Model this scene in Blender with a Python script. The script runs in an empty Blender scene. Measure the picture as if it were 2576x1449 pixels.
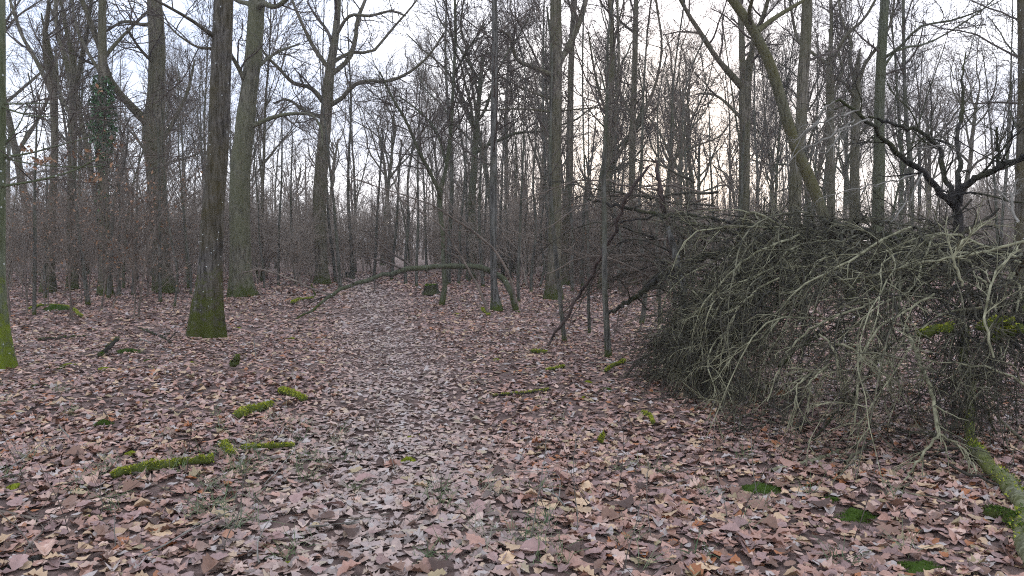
import bpy, math
import numpy as np
from math import radians

# ------------------------------------------------------------------ camera, sky, sun, exposure
sc = bpy.context.scene
COL = sc.collection
CAM_H = 1.6
FPX, CX, CY = 1839.0, 1288.0, 724.5          # lens of the photograph in 2576 x 1449 units
PITCH = math.atan(109.5 / FPX)               # camera looks slightly down
cd = bpy.data.cameras.new('camera')
cam = bpy.data.objects.new('camera', cd); COL.objects.link(cam)
cam.location = (0, 0, CAM_H); cam.rotation_euler = (math.pi / 2 - PITCH, 0, 0)
cd.sensor_width = 36.0; cd.lens = 36.0 * FPX / 2576.0; cd.clip_start = 0.05; cd.clip_end = 3000
sc.camera = cam

SUN_AZ, SUN_EL = radians(12), radians(12)    # low winter sun behind cloud, ahead and a little right
w = bpy.data.worlds.new('World'); sc.world = w; w.use_nodes = True
nt = w.node_tree; nt.nodes.clear(); N = nt.nodes.new; L = nt.links.new
out = N('ShaderNodeOutputWorld'); bg = N('ShaderNodeBackground'); bg.inputs['Strength'].default_value = 0.1
sky = N('ShaderNodeTexSky'); sky.sky_type = 'NISHITA'; sky.sun_disc = False
sky.sun_elevation = SUN_EL; sky.sun_rotation = SUN_AZ; sky.dust_density = 2.0
tc = N('ShaderNodeTexCoord'); mp = N('ShaderNodeMapping'); mp.inputs['Scale'].default_value = (1.0, 1.0, 2.2)
nz = N('ShaderNodeTexNoise'); nz.inputs['Scale'].default_value = 3.2; nz.inputs['Detail'].default_value = 6
nz.inputs['Roughness'].default_value = 0.55
cr_ = N('ShaderNodeValToRGB')
cr_.color_ramp.elements[0].position = 0.45; cr_.color_ramp.elements[0].color = (0.285, 0.33, 0.44, 1)
cr_.color_ramp.elements[1].position = 0.70; cr_.color_ramp.elements[1].color = (0.64, 0.665, 0.73, 1)
sv = N('ShaderNodeVectorMath'); sv.operation = 'SCALE'; sv.inputs['Scale'].default_value = 9.0
mx = N('ShaderNodeMix'); mx.data_type = 'RGBA'; mx.inputs[0].default_value = 0.92
L(tc.outputs['Generated'], mp.inputs['Vector']); L(mp.outputs[0], nz.inputs['Vector'])
L(nz.outputs['Fac'], cr_.inputs[0]); L(cr_.outputs[0], sv.inputs[0])
L(sky.outputs[0], mx.inputs[6]); L(sv.outputs[0], mx.inputs[7]); L(mx.outputs[2], bg.inputs['Color'])
L(bg.outputs[0], out.inputs['Surface'])
sl = bpy.data.lights.new('sun', 'SUN'); sl.energy = 0.6; sl.angle = radians(20); sl.color = (1.0, 0.93, 0.82)
so = bpy.data.objects.new('sun', sl); COL.objects.link(so); so.location = (20, 90, 40)
so.rotation_euler = (SUN_EL - math.pi / 2, 0, -SUN_AZ)
sc.view_settings.view_transform = 'Standard'; sc.view_settings.look = 'None'
sc.view_settings.exposure = 2.0; sc.view_settings.gamma = 1.0
sc.cycles.max_bounces = 4; sc.cycles.diffuse_bounces = 3; sc.cycles.glossy_bounces = 2
sc.cycles.use_adaptive_sampling = True; sc.cycles.adaptive_threshold = 0.01
sc.cycles.use_denoising = False; sc.cycles.filter_width = 1.1

# ------------------------------------------------------------------ helpers
rng = np.random.default_rng(11)
U = rng.uniform

def H(x, y):
    x = np.asarray(x, float); y = np.asarray(y, float)
    return (0.05 * np.sin(.45 * x + .3) * np.cos(.38 * y) + .03 * np.sin(1.1 * x + .7 * y) + .02 * np.sin(1.9 * x - 1.3 * y + 1)
            + .012 * np.sin(4.3 * x + 2.1 * y) + .010 * np.sin(-2.7 * x + 5.2 * y + 2) + .006 * np.sin(9.1 * x + 7.3 * y))

SP, CP = math.sin(PITCH), math.cos(PITCH)
def at(px, py, D):
    """world point seen at photograph position (px, py), D metres ahead of the camera"""
    a = (px - CX) / FPX; b = (CY - py) / FPX
    d = np.array([a, b * SP + CP, b * CP - SP])
    return np.array([0, 0, CAM_H]) + d * (D / d[1])
def G(px, py):
    h = 0.0
    for _ in range(6):
        a = (px - CX) / FPX; b = (CY - py) / FPX
        d = np.array([a, b * SP + CP, b * CP - SP])
        p = np.array([0, 0, CAM_H]) + d * ((h - CAM_H) / d[2])
        h = float(H(p[0], p[1]))
    return p

def nrm(v): return v / np.maximum(np.linalg.norm(v, axis=-1, keepdims=True), 1e-9)

def cr(P, n):
    """smooth resample of a polyline (any columns; the first three are position)"""
    P = np.asarray(P, float)
    s = np.r_[0, np.cumsum(np.linalg.norm(np.diff(P[:, :3], axis=0), axis=1))]
    if len(P) == 2:
        t = np.linspace(0, 1, n)[:, None]; return P[0] * (1 - t) + P[1] * t
    m = np.gradient(P, s, axis=0)
    u = np.linspace(0, s[-1], n); i = np.clip(np.searchsorted(s, u) - 1, 0, len(P) - 2)
    h = (s[i + 1] - s[i])[:, None]; t = ((u - s[i])[:, None]) / h
    return ((2*t**3 - 3*t**2 + 1) * P[i] + (t**3 - 2*t**2 + t) * h * m[i] + (-2*t**3 + 3*t**2) * P[i+1] + (t**3 - t**2) * h * m[i+1])

class MB:
    """collects numpy geometry and builds ONE mesh"""
    def __init__(s): s.v = []; s.q = []; s.t = []; s.c = []; s.n = 0
    def add(s, V, Q=None, T=None, C=None):
        V = np.asarray(V, float).reshape(-1, 3)
        if Q is not None and len(Q): s.q.append(np.asarray(Q).reshape(-1, 4) + s.n)
        if T is not None and len(T): s.t.append(np.asarray(T).reshape(-1, 3) + s.n)
        s.v.append(V); s.c.append(np.ones((len(V), 3)) if C is None else np.broadcast_to(C, (len(V), 3))); s.n += len(V)
    def tubes(s, P, R, k, C=None):
        P = np.asarray(P, float); R = np.asarray(R, float)
        if P.ndim == 2: P = P[None]; R = R[None]
        m, n = P.shape[:2]
        T = nrm(np.gradient(P, axis=1)); md = np.abs(P[:, -1] - P[:, 0])
        ref = np.eye(3)[np.argmin(md, axis=1)] + np.array([.013, .021, .017])
        u = nrm(np.cross(T, ref[:, None, :])); v = np.cross(T, u)
        a = np.arange(k) * 2 * math.pi / k
        ring = (u[:, :, None] * np.cos(a)[None, None, :, None] + v[:, :, None] * np.sin(a)[None, None, :, None])
        R4 = R[:, :, None, None] if R.ndim == 2 else R[..., None]
        V = P[:, :, None] + ring * R4
        idx = np.arange(m * n * k).reshape(m, n, k); nx = np.roll(idx, -1, axis=2)
        Q = np.stack([idx[:, :-1], nx[:, :-1], nx[:, 1:], idx[:, 1:]], -1)
        s.add(V, Q, None, C)
    def mesh(s, name, mat, smooth=True, tint=False):
        me = bpy.data.meshes.new(name)
        V = np.concatenate(s.v); me.vertices.add(len(V)); me.vertices.foreach_set('co', V.astype(np.float32).ravel())
        q = np.concatenate(s.q) if s.q else np.zeros((0, 4), int); t = np.concatenate(s.t) if s.t else np.zeros((0, 3), int)
        nl = q.size + t.size; me.loops.add(nl); me.polygons.add(len(q) + len(t))
        me.loops.foreach_set('vertex_index', np.r_[q.ravel(), t.ravel()].astype(np.int32))
        me.polygons.foreach_set('loop_start', np.r_[np.arange(len(q)) * 4, q.size + np.arange(len(t)) * 3].astype(np.int32))
        me.update(calc_edges=True)
        me.polygons.foreach_set('use_smooth', np.full(len(q) + len(t), smooth))
        if tint:
            ca = me.color_attributes.new('tint', 'FLOAT_COLOR', 'POINT')
            C = np.concatenate(s.c); ca.data.foreach_set('color', np.c_[C, np.ones(len(C))].astype(np.float32).ravel())
        me.materials.append(mat); me.update()
        return me
    def build(s, name, mat, parent=None, smooth=True, tint=False):
        return obj(name, s.mesh(name, mat, smooth, tint), parent)

def obj(name, me, parent=None):
    o = bpy.data.objects.new(name, me); COL.objects.link(o)
    if parent is not None: o.parent = parent
    return o
def tag(o, label=None, cat=None, group=None, kind=None):
    if label: o['label'] = label
    if cat: o['category'] = cat
    if group: o['group'] = group
    if kind: o['kind'] = kind
    return o
def thing(name, label, cat, loc, group=None):
    o = obj(name, None); o.location = tuple(float(c) for c in loc)
    return tag(o, label, cat, group)
def copy_thing(o, loc, rz, s, sz=None):
    c = o.copy(); COL.objects.link(c); c.location = tuple(float(v) for v in loc); c.rotation_euler = (0, 0, rz); c.scale = (s, s, sz or s)
    for ch in o.children:
        d = ch.copy(); COL.objects.link(d); d.parent = c
    return c

def grow(S, D, Ln, R0, n, wig, trop, tipf):
    m = len(S); P = np.zeros((m, n, 3)); P[:, 0] = S; d = nrm(D); st = (Ln / (n - 1))[:, None]
    for i in range(1, n):
        d = nrm(d + rng.normal(0, wig, (m, 3)) + np.array([0, 0, trop]))
        P[:, i] = P[:, i - 1] + d * st
    return P, R0[:, None] * np.linspace(1, tipf, n)[None]
def level(tb, P, R, c, t0, L0, L1, a0, a1, wig, trop, n, k, rf, rmin, tipf=.45, taper=.55, flat=0.0, C=None):
    """c side shoots on each of the given polylines"""
    P = np.asarray(P); R = np.asarray(R)
    if P.ndim == 2: P = P[None]; R = R[None]
    m, q = P.shape[:2]
    t = t0 + (1 - t0) * (np.arange(c)[None] + rng.random((m, c))) / c
    x = t * (q - 1); i = np.clip(x.astype(int), 0, q - 2); f = (x - i)[..., None]; b = np.arange(m)[:, None]
    S = P[b, i] * (1 - f) + P[b, i + 1] * f; T = nrm(P[b, i + 1] - P[b, i])
    r = R[b, i] * (1 - f[..., 0]) + R[b, i + 1] * f[..., 0]
    pr = nrm(np.cross(T, rng.normal(0, 1, (m, c, 3)))); pr[..., 2] *= (1 - flat); pr = nrm(pr)
    a = U(a0, a1, (m, c))[..., None]
    D = np.cos(a) * T + np.sin(a) * pr
    Ln = U(L0, L1, (m, c)) * (1.15 - taper * t); r0 = np.maximum(r * rf, rmin)
    P2, R2 = grow(S.reshape(-1, 3), D.reshape(-1, 3), Ln.ravel(), r0.ravel(), n, wig, trop, tipf)
    R2 = np.maximum(R2, rmin * .7)
    if tb is not None: tb.tubes(P2, R2, k, C)
    return P2, R2

# ------------------------------------------------------------------ materials
def mat_new(name):
    m = bpy.data.materials.new(name); m.use_nodes = True; t = m.node_tree
    b = t.nodes['Principled BSDF']; return m, t, b
def ramp(t, fac, stops):
    r = t.nodes.new('ShaderNodeValToRGB'); e = r.color_ramp.elements
    while len(e) < len(stops): e.new(0.5)
    for el, (p, c) in zip(e, stops): el.position = p; el.color = (*c, 1)
    t.links.new(fac, r.inputs[0]); return r.outputs[0]
def noise(t, vec, scale, detail=5, rough=.6):
    n = t.nodes.new('ShaderNodeTexNoise'); n.inputs['Scale'].default_value = scale; n.inputs['Detail'].default_value = detail
    n.inputs['Roughness'].default_value = rough; t.links.new(vec, n.inputs['Vector']); return n.outputs['Fac']
def math_(t, op, a, b=None, clamp=False):
    n = t.nodes.new('ShaderNodeMath'); n.operation = op; n.use_clamp = clamp
    for i, v in enumerate((a, b)):
        if v is None: continue
        if isinstance(v, (int, float)): n.inputs[i].default_value = v
        else: t.links.new(v, n.inputs[i])
    return n.outputs[0]
def mix(t, f, a, b, mode='MIX'):
    n = t.nodes.new('ShaderNodeMix'); n.data_type = 'RGBA'; n.blend_type = mode
    for i, v in ((0, f), (6, a), (7, b)):
        if isinstance(v, (int, float)): n.inputs[i].default_value = v
        elif isinstance(v, tuple): n.inputs[i].default_value = (*v, 1)
        else: t.links.new(v, n.inputs[i])
    return n.outputs[2]
def bark(name, dark, light, moss_h=.6, moss=(.060, .070, .014), algae=.3, lichen=0.0, sc_=9.0, bump=1.0, algae_col=(.10, .105, .05)):
    m, t, b = mat_new(name); tcn = t.nodes.new('ShaderNodeTexCoord'); mpn = t.nodes.new('ShaderNodeMapping')
    mpn.inputs['Scale'].default_value = (1, 1, .2); t.links.new(tcn.outputs['Object'], mpn.inputs['Vector'])
    f1 = noise(t, mpn.outputs[0], sc_ * 2.2, 8, .68); f2 = noise(t, tcn.outputs['Object'], 2.2, 4)
    col = ramp(t, f1, [(.38, dark), (.58, light)])
    mp2 = t.nodes.new('ShaderNodeMapping'); mp2.inputs['Scale'].default_value = (1, 1, .07); t.links.new(tcn.outputs['Object'], mp2.inputs['Vector'])
    fur = ramp(t, noise(t, mp2.outputs[0], sc_ * 2.6, 3, .5), [(.40, (.38, .36, .34)), (.52, (1, 1, 1))])
    mid = tuple((a + c) * .5 for a, c in zip(dark, light))
    col = mix(t, .85, mix(t, math_(t, 'MULTIPLY', f2, .5), col, mid), fur, 'MULTIPLY')
    f3 = noise(t, tcn.outputs['Object'], 1.1, 5)
    am = math_(t, 'MULTIPLY', math_(t, 'SUBTRACT', f3, .62 - algae * .35), 5.0, True)
    col = mix(t, math_(t, 'MULTIPLY', am, .75), col, mix(t, f1, tuple(c * .55 for c in algae_col), algae_col))
    if lichen > 0:
        vo = t.nodes.new('ShaderNodeTexVoronoi'); vo.inputs['Scale'].default_value = 9.0; t.links.new(tcn.outputs['Object'], vo.inputs['Vector'])
        lm = math_(t, 'LESS_THAN', vo.outputs['Distance'], lichen)
        col = mix(t, lm, col, (.62, .64, .58))
    if moss_h > 0:
        sx = t.nodes.new('ShaderNodeSeparateXYZ'); t.links.new(tcn.outputs['Object'], sx.inputs[0])
        z = math_(t, 'DIVIDE', sx.outputs[2], moss_h)
        mm = math_(t, 'MULTIPLY', math_(t, 'SUBTRACT', math_(t, 'ADD', math_(t, 'MULTIPLY', noise(t, tcn.outputs['Object'], 5.0, 9, .8), 4.0), -1.35), z), 2.2, True)
        fm = noise(t, tcn.outputs['Object'], 60, 3)
        col = mix(t, mm, col, mix(t, fm, tuple(c * .4 for c in moss), tuple(min(1, c * 1.5) for c in moss)))
    t.links.new(col, b.inputs['Base Color']); b.inputs['Roughness'].default_value = .9; b.inputs['Specular IOR Level'].default_value = .2
    bp = t.nodes.new('ShaderNodeBump'); bp.inputs['Strength'].default_value = bump; bp.inputs['Distance'].default_value = .035
    t.links.new(f1, bp.inputs['Height']); t.links.new(bp.outputs[0], b.inputs['Normal'])
    return m
def tint_mat(name, rough=.6, spec=.3, var=.45, scale=40):
    m, t, b = mat_new(name); a = t.nodes.new('ShaderNodeAttribute'); a.attribute_name = 'tint'
    tcn = t.nodes.new('ShaderNodeTexCoord'); f = noise(t, tcn.outputs['Object'], scale, 4)
    v = math_(t, 'ADD', math_(t, 'MULTIPLY', f, var * 2), 1 - var)
    cmb = t.nodes.new('ShaderNodeCombineColor')
    for i in range(3): t.links.new(v, cmb.inputs[i])
    t.links.new(mix(t, 1.0, a.outputs['Color'], cmb.outputs[0], 'MULTIPLY'), b.inputs['Base Color'])
    b.inputs['Roughness'].default_value = rough; b.inputs['Specular IOR Level'].default_value = spec
    return m
def twig_mat(name, dark, light, scale=3.0):
    m, t, b = mat_new(name); tcn = t.nodes.new('ShaderNodeTexCoord'); f = noise(t, tcn.outputs['Object'], scale, 4)
    t.links.new(ramp(t, f, [(.35, dark), (.65, light)]), b.inputs['Base Color']); b.inputs['Roughness'].default_value = .85
    b.inputs['Specular IOR Level'].default_value = .25; return m

M_DARK = bark('bark_dark_oak', (.04, .034, .028), (.17, .15, .125), 1.5, moss=(.068, .076, .012), algae=.62, lichen=.10, algae_col=(.088, .07, .02))
M_PALE = bark('bark_pale_oak', (.055, .048, .033), (.21, .19, .135), .6, algae=.75, algae_col=(.15, .15, .075))
M_OAK = bark('bark_oak', (.055, .046, .033), (.23, .20, .145), .7, algae=.65, algae_col=(.12, .112, .055))
M_GREEN = bark('bark_algae', (.04, .042, .028), (.15, .155, .10), .5, algae=.75, lichen=.07)
M_MOSSY = bark('bark_mossy_trunk', (.05, .048, .03), (.17, .16, .10), .9, algae=.7, algae_col=(.125, .11, .035))
M_EDGE = bark('bark_mossy_foot', (.10, .11, .07), (.22, .23, .16), 1.55, moss=(.15, .19, .016), algae=.8, lichen=.13, algae_col=(.13, .15, .06))
M_SLIM = bark('bark_slim', (.045, .042, .034), (.17, .16, .13), .28, algae=.5)
M_LICH = bark('bark_grey_lichen', (.055, .05, .04), (.18, .17, .145), .42, moss=(.07, .09, .014), algae=.25, lichen=.06)
M_LOG = bark('bark_fallen_log', (.09, .085, .055), (.30, .285, .20), 0, algae=.75, algae_col=(.17, .19, .03))
M_MLOG = bark('bark_moss_log', (.035, .032, .018), (.10, .095, .04), 0, algae=1.3, algae_col=(.12, .15, .02))
M_TWIG = twig_mat('twig_brown', (.042, .032, .025), (.125, .098, .078))
M_FARTW = twig_mat('twig_grey', (.08, .062, .046), (.21, .165, .125))
M_THICK = twig_mat('thicket_stem', (.17, .138, .105), (.42, .345, .27), 2.0)
M_LICHT = twig_mat('lichen_twig', (.095, .088, .046), (.36, .335, .205), 9.0)
M_LICHM = twig_mat('lichen_twig_grey', (.03, .027, .016), (.18, .165, .10), 7.0)
M_BRUSH = twig_mat('brush_dark', (.016, .014, .010), (.085, .074, .048), 6.0)
M_DEADB = bark('dead_branch', (.012, .011, .010), (.06, .052, .045), 0, algae=.55, algae_col=(.07, .075, .02))
M_PALET = twig_mat('pale_twig', (.10, .09, .07), (.29, .265, .22), 6.0)
M_REDB = twig_mat('red_brown_branch', (.03, .021, .017), (.09, .063, .05), 8.0)
M_LEAF = tint_mat('leaf', .5, .4, .4, 30)
M_MOSS = tint_mat('moss', .95, .1, .3, 60)
M_GRASS = tint_mat('grass', .7, .2, .2, 20)

# ------------------------------------------------------------------ ground
def make_ground():
    xs = np.unique(np.r_[np.linspace(-400, -60, 15), np.linspace(-60, -14, 40), np.linspace(-14, 14, 100), np.linspace(14, 60, 40), np.linspace(60, 400, 15)])
    ys = np.unique(np.r_[np.linspace(-60, 0, 12), np.linspace(0, 16, 90), np.linspace(16, 60, 60), np.linspace(60, 500, 30)])
    X, Y = np.meshgrid(xs, ys); V = np.stack([X, Y, H(X, Y)], -1)
    n1, n2 = len(ys), len(xs); I = np.arange(n1 * n2).reshape(n1, n2)
    Q = np.stack([I[:-1, :-1], I[:-1, 1:], I[1:, 1:], I[1:, :-1]], -1)
    m, t, b = mat_new('forest_floor'); tcn = t.nodes.new('ShaderNodeTexCoord')
    f = noise(t, tcn.outputs['Object'], 9, 8, .75); f2 = noise(t, tcn.outputs['Object'], .5, 4)
    c = ramp(t, f, [(.36, (.075, .044, .034)), (.52, (.18, .11, .085)), (.68, (.31, .20, .16))])
    c = mix(t, math_(t, 'MULTIPLY', f2, .4), c, (.10, .07, .05))
    t.links.new(c, b.inputs['Base Color']); b.inputs['Roughness'].default_value = .9
    bp = t.nodes.new('ShaderNodeBump'); bp.inputs['Strength'].default_value = .8; bp.inputs['Distance'].default_value = .05
    t.links.new(f, bp.inputs['Height']); t.links.new(bp.outputs[0], b.inputs['Normal'])
    mb = MB(); mb.add(V, Q); return tag(mb.build('ground', m), kind='structure')
ground = make_ground()

# ------------------------------------------------------------------ traced trees: real trunks at their own distance
def traced(name, label, cat, tr, D=None, top=16., mat=None, limbs=(), group=None, k=18, twmat=None, flare=.5, ridge=.05,
           crown=(7, 5, 5), side=0, sidelen=(1., 2.), sideang=(.9, 1.4), sidet=.3, limbtw=(8, 5), tw=.008, leaves=0, trop=.05, extra=True, fork=True):
    """tr: (px, py, width px) from the foot up; limbs: lists of the same, each with depth change at its tip"""
    if D is None:
        g = G(tr[0][0], tr[0][1]); D = g[1]
    P = []
    for i, (px, py, wd) in enumerate(tr):
        p = at(px, py, D); P.append([*p, wd / 2 * D / FPX])
    P = np.array(P)
    base = np.array([P[0, 0], D, float(H(P[0, 0], D))])
    if P[0, 2] > base[2] + .12:                      # foot hidden in the photograph: carry the trunk down to the ground
        d = P[1, :3] - P[0, :3]; d = d / d[2]
        b3 = P[0, :3] - d * (P[0, 2] - base[2]) * .6; base = np.array([b3[0], D, float(H(b3[0], D))])
        P = np.vstack([[*base, P[0, 3] * 1.25], P])
    P[0, 2] = base[2] - .06
    if top > P[-1, 2] + .5:                          # beyond the top of the picture
        d = nrm(P[-1, :3] - P[-2, :3]); d = nrm(d * .6 + np.array([0, 0, .6])); n = 3
        for j in range(1, n + 1):
            f = j / n; q = P[-1 if j == 1 else -1, :3] + d * (top - P[-1, 2]) / (n - j + 1) / max(d[2], .3)
            r = P[len(tr) - 1 if len(tr) <= len(P) else -1, 3] * (1 - .8 * f)
            P = np.vstack([P, [*q, max(r, .015)]]); d = nrm(d + rng.normal(0, .12, 3) * [1, 1, .2])
    n = int(min(70, max(24, (P[-1, 2] - base[2]) / .28)))
    S = cr(P, n); S[:, 3] = np.maximum(S[:, 3], .008)
    pt = S[:, :3] - base; r = S[:, 3]
    a = np.arange(k) * 2 * math.pi / k
    lob = rng.integers(4, 7); ph = U(0, 6)
    hz = np.maximum(0, 1 - pt[:, 2] / (6.0 * r[0] + .15))[:, None]
    R = r[:, None] * (1 + flare * hz ** 2 * (.35 + .5 * np.cos(lob * a + ph)[None]))
    rid = np.cumsum(rng.normal(0, .5, (n, k)), axis=0); rid = rid - rid.mean(1, keepdims=True); rid /= max(rid.std(), 1e-6)
    R = R * (1 + ridge * (.6 * rng.normal(0, 1, k)[None] + .5 * rid) + rng.normal(0, ridge * .35, (n, k)))
    e = thing(name, label, cat, base, group)
    mb = MB(); mb.tubes(pt[None], R[None], k); mb.build('trunk', mat, e)
    cb = MB(); twm = twmat or M_TWIG; sets = []
    for lb in limbs:
        lp, dd = lb
        Q = np.array([[*at(px, py, D + dd * i / max(1, len(lp) - 1)), wd / 2 * (D + dd * i / max(1, len(lp) - 1)) / FPX] for i, (px, py, wd) in enumerate(lp)])
        if lp[-1][1] < 30:                           # goes on above the picture
            d = nrm(Q[-1, :3] - Q[-2, :3]); Q = np.vstack([Q, [*(Q[-1, :3] + (d + [0, 0, .3]) * 2.2), Q[-1, 3] * .35]])
        Q = cr(Q, 16); Q[:, :3] -= base; Q[:, 3] = np.maximum(Q[:, 3], .007)
        bm_ = MB(); bm_.tubes(Q[None, :, :3], Q[None, :, 3] * (1 + rng.normal(0, .04, 16)), 9); bm_.build('branch', mat, e)
        sets.append((Q[None, :, :3], Q[None, :, 3]))
    if sets and limbtw:
        PP = np.concatenate([s[0] for s in sets]); RR = np.concatenate([s[1] for s in sets])
        a1 = level(cb, PP, RR, limbtw[0], .15, .9, 2.0, .5, 1.2, .16, trop, 7, 5, .45, tw * 1.4)
        a2 = level(cb, *a1, limbtw[1], .2, .35, .9, .4, 1.1, .16, trop, 5, 3, .55, tw)
        level(cb, *a2, 3, .2, .18, .45, .4, 1.0, .15, trop, 2, 3, .6, tw * .8)
    if crown:
        zt = max(.45, 1 - (top - 1) / max(top, 1)) if top > 4 else .3
        a1 = level(cb, pt[None], r[None], crown[0], max(zt, .55), top * .16, top * .28, .5, 1.0, .13, .10, 9, 6, .55, tw * 2)
        a2 = level(cb, *a1, crown[1], .25, .9, 2.2, .4, 1.0, .14, .06, 6, 4, .5, tw * 1.2)
        level(cb, *a2, crown[2], .2, .4, 1.0, .4, 1.0, .14, .04, 4, 3, .5, tw)
    if side:
        a1 = level(cb, pt[None], r[None], side, sidet, sidelen[0], sidelen[1], sideang[0], sideang[1], .11, trop, 8, 5, .3, tw * 1.1, taper=.75)
        a2 = level(cb, *a1, 5, .25, .3, .8, .4, .9, .10, trop, 4, 3, .55, tw * .8)
        level(cb, *a2, 2, .2, .15, .4, .4, .9, .1, trop, 2, 3, .6, tw * .7)
    if cb.n: cb.build('crown', twm, e)
    return e, D, base

BROWNL = np.array([[.34, .17, .075], [.40, .22, .11], [.27, .13, .06], [.36, .21, .13]])
def leaf_cards(mb, pts, size, tints, droop=.6):
    """small folded leaves hung at the given points (4 triangles each)"""
    m = len(pts); d = nrm(rng.normal(0, 1, (m, 3)) + [0, 0, -droop]); s = nrm(np.cross(d, rng.normal(0, 1, (m, 3)))); nn = np.cross(d, s)
    z = (size * U(.6, 1.3, m))[:, None]
    V = np.stack([pts, pts + d * z * .5 + s * z * .32 + nn * z * .12, pts + d * z, pts + d * z * .5 - s * z * .32 + nn * z * .12], 1)
    I = (np.arange(m) * 4)[:, None]
    T = np.concatenate([I + [0, 1, 2], I + [0, 2, 3]])
    C = np.repeat(np.asarray(tints)[rng.integers(0, len(tints), m)] * U(.7, 1.25, (m, 1)), 4, axis=0)
    mb.add(V, None, T, C)

# ---- main trees
tA, DA, bA = traced('oak_tree', 'thick dark brown trunk with moss-covered foot leaning slightly, alone on open leaf litter', 'tree',
    [(517, 852, 70), (519, 789, 66), (526, 724, 60), (530, 660, 56), (534, 560, 53), (540, 475, 51), (547, 400, 50), (552, 300, 49), (557, 150, 47), (563, 0, 45)],
    top=19, mat=M_DARK, k=26, ridge=.04, flare=.6,
    limbs=[([(545, 98, 12), (495, 60, 9), (450, 32, 8), (395, 2, 6)], -1.0), ([(545, 122, 8), (500, 119, 6), (465, 100, 5), (430, 70, 4), (410, 30, 3)], .6)], limbtw=(5, 3))
tB, DB, bB = traced('oak_tree', 'pale grey-green rough trunk with twisted limbs and mossy flared foot, behind the dark brown trunk', 'tree',
    [(613, 746, 56), (608, 715, 48), (606, 620, 47), (603, 520, 46), (606, 420, 45), (616, 330, 44), (627, 230, 38), (637, 150, 37), (645, 30, 37)],
    top=20, mat=M_PALE, k=26, ridge=.06, flare=.6,
    limbs=[([(645, 25, 20), (660, 8, 15), (690, 18, 12), (720, 0, 10), (750, -30, 8)], -1.5), ([(640, 20, 18), (622, 8, 12), (600, 4, 10), (570, -20, 8)], 1),
           ([(640, 175, 12), (670, 150, 8), (700, 130, 7), (750, 112, 4)], 1.5), ([(620, 215, 14), (600, 170, 11), (580, 135, 9), (560, 70, 6)], -1),
           ([(630, 320, 12), (685, 296, 10), (740, 286, 8), (787, 292, 7), (808, 325, 5), (812, 365, 3)], -1)], limbtw=(7, 4), tw=.009)
tC, DC, bC = traced('oak_tree', 'stout forked oak throwing one big limb sideways before the ivy-clad tree', 'tree',
    [(417, 738, 50), (408, 690, 41), (402, 600, 40), (397, 500, 43), (390, 400, 47), (386, 330, 52), (392, 250, 41), (395, 150, 38), (392, 50, 36), (388, 0, 34)],
    top=20, mat=M_OAK, k=24, ridge=.05,
    limbs=[([(385, 320, 26), (362, 300, 23), (325, 262, 20), (300, 235, 18), (272, 190, 16), (258, 135, 15), (235, 75, 13), (205, -5, 11)], -2),
           ([(395, 360, 15), (415, 340, 12), (447, 285, 10), (470, 235, 8), (490, 150, 5)], 1),
           ([(392, 60, 14), (360, 62, 9), (310, 55, 8), (265, 80, 5)], 1.5), ([(392, 165, 10), (350, 120, 7), (320, 70, 5)], -1.5)], limbtw=(8, 5), tw=.009)
tD, DD, bD = traced('ivy_clad_tree', 'straight trunk wrapped in dark green ivy at mid height, among brown-leaved saplings', 'tree',
    [(266, 744, 30), (264, 650, 26), (262, 520, 24), (258, 400, 23), (256, 300, 22), (258, 200, 21), (258, 130, 20), (257, 60, 19), (258, 0, 17)],
    top=17, mat=M_OAK, limbs=[([(258, 150, 10), (300, 100, 8), (350, 50, 6), (380, 20, 4)], 1), ([(258, 190, 10), (220, 130, 8), (190, 60, 6), (180, 0, 5)], 2)], tw=.009)
traced('oak_tree', 'tree with two snaking upright limbs splitting at mid height among brown-leaved saplings', 'tree',
    [(120, 738, 30), (124, 640, 24), (132, 500, 18), (138, 350, 16), (134, 225, 18)], top=9, mat=M_OAK, crown=None,
    limbs=[([(134, 240, 14), (110, 190, 11), (85, 140, 10), (55, 90, 8), (35, 30, 7), (25, 0, 6)], 1), ([(134, 240, 13), (118, 160, 12), (112, 100, 11), (120, 40, 10), (123, 0, 8)], -1)], limbtw=(11, 5), tw=.009)
traced('oak_tree', 'tree with a narrow fan of upright limbs next to the ivy-clad trunk', 'tree',
    [(182, 736, 28), (180, 600, 22), (182, 350, 20), (184, 230, 19)], D=25, top=10, mat=M_OAK, crown=None,
    limbs=[([(184, 245, 14), (165, 150, 11), (145, 90, 9), (140, 0, 8)], 1), ([(184, 245, 13), (205, 150, 11), (218, 90, 9), (230, 0, 7)], -1), ([(183, 300, 10), (150, 230, 8), (140, 120, 6)], 2)], limbtw=(10, 5), tw=.009)
tG, DG, bG = traced('beech_tree', 'trunk with bright green moss foot and white lichen dots, branches bearing few orange leaves', 'tree',
    [(-18, 928, 78), (-16, 870, 66), (-17, 790, 58), (-18, 724, 55), (-18, 600, 54), (-18, 300, 53), (-18, 0, 51)], top=14, mat=M_EDGE, k=24, ridge=.02,
    limbs=[([(-5, 395, 8), (40, 391, 6), (75, 385, 5), (140, 368, 4), (200, 352, 3), (280, 330, 2)], .3), ([(-5, 470, 8), (30, 465, 6), (125, 447, 5), (190, 427, 4), (250, 395, 3), (282, 380, 2)], -.3),
           ([(-5, 395, 5), (85, 413, 3), (175, 420, 2.5), (300, 417, 2)], .6), ([(-5, 262, 5), (60, 261, 3), (125, 259, 2)], .2), ([(-5, 265, 5), (60, 287, 4), (100, 293, 3), (130, 292, 2)], -.4),
           ([(-5, 405, 7), (15, 360, 4), (50, 310, 3), (70, 260, 2)], .3)], limbtw=(4, 2), tw=.005, crown=(5, 4, 3))
mb = MB(); pts = []
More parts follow.
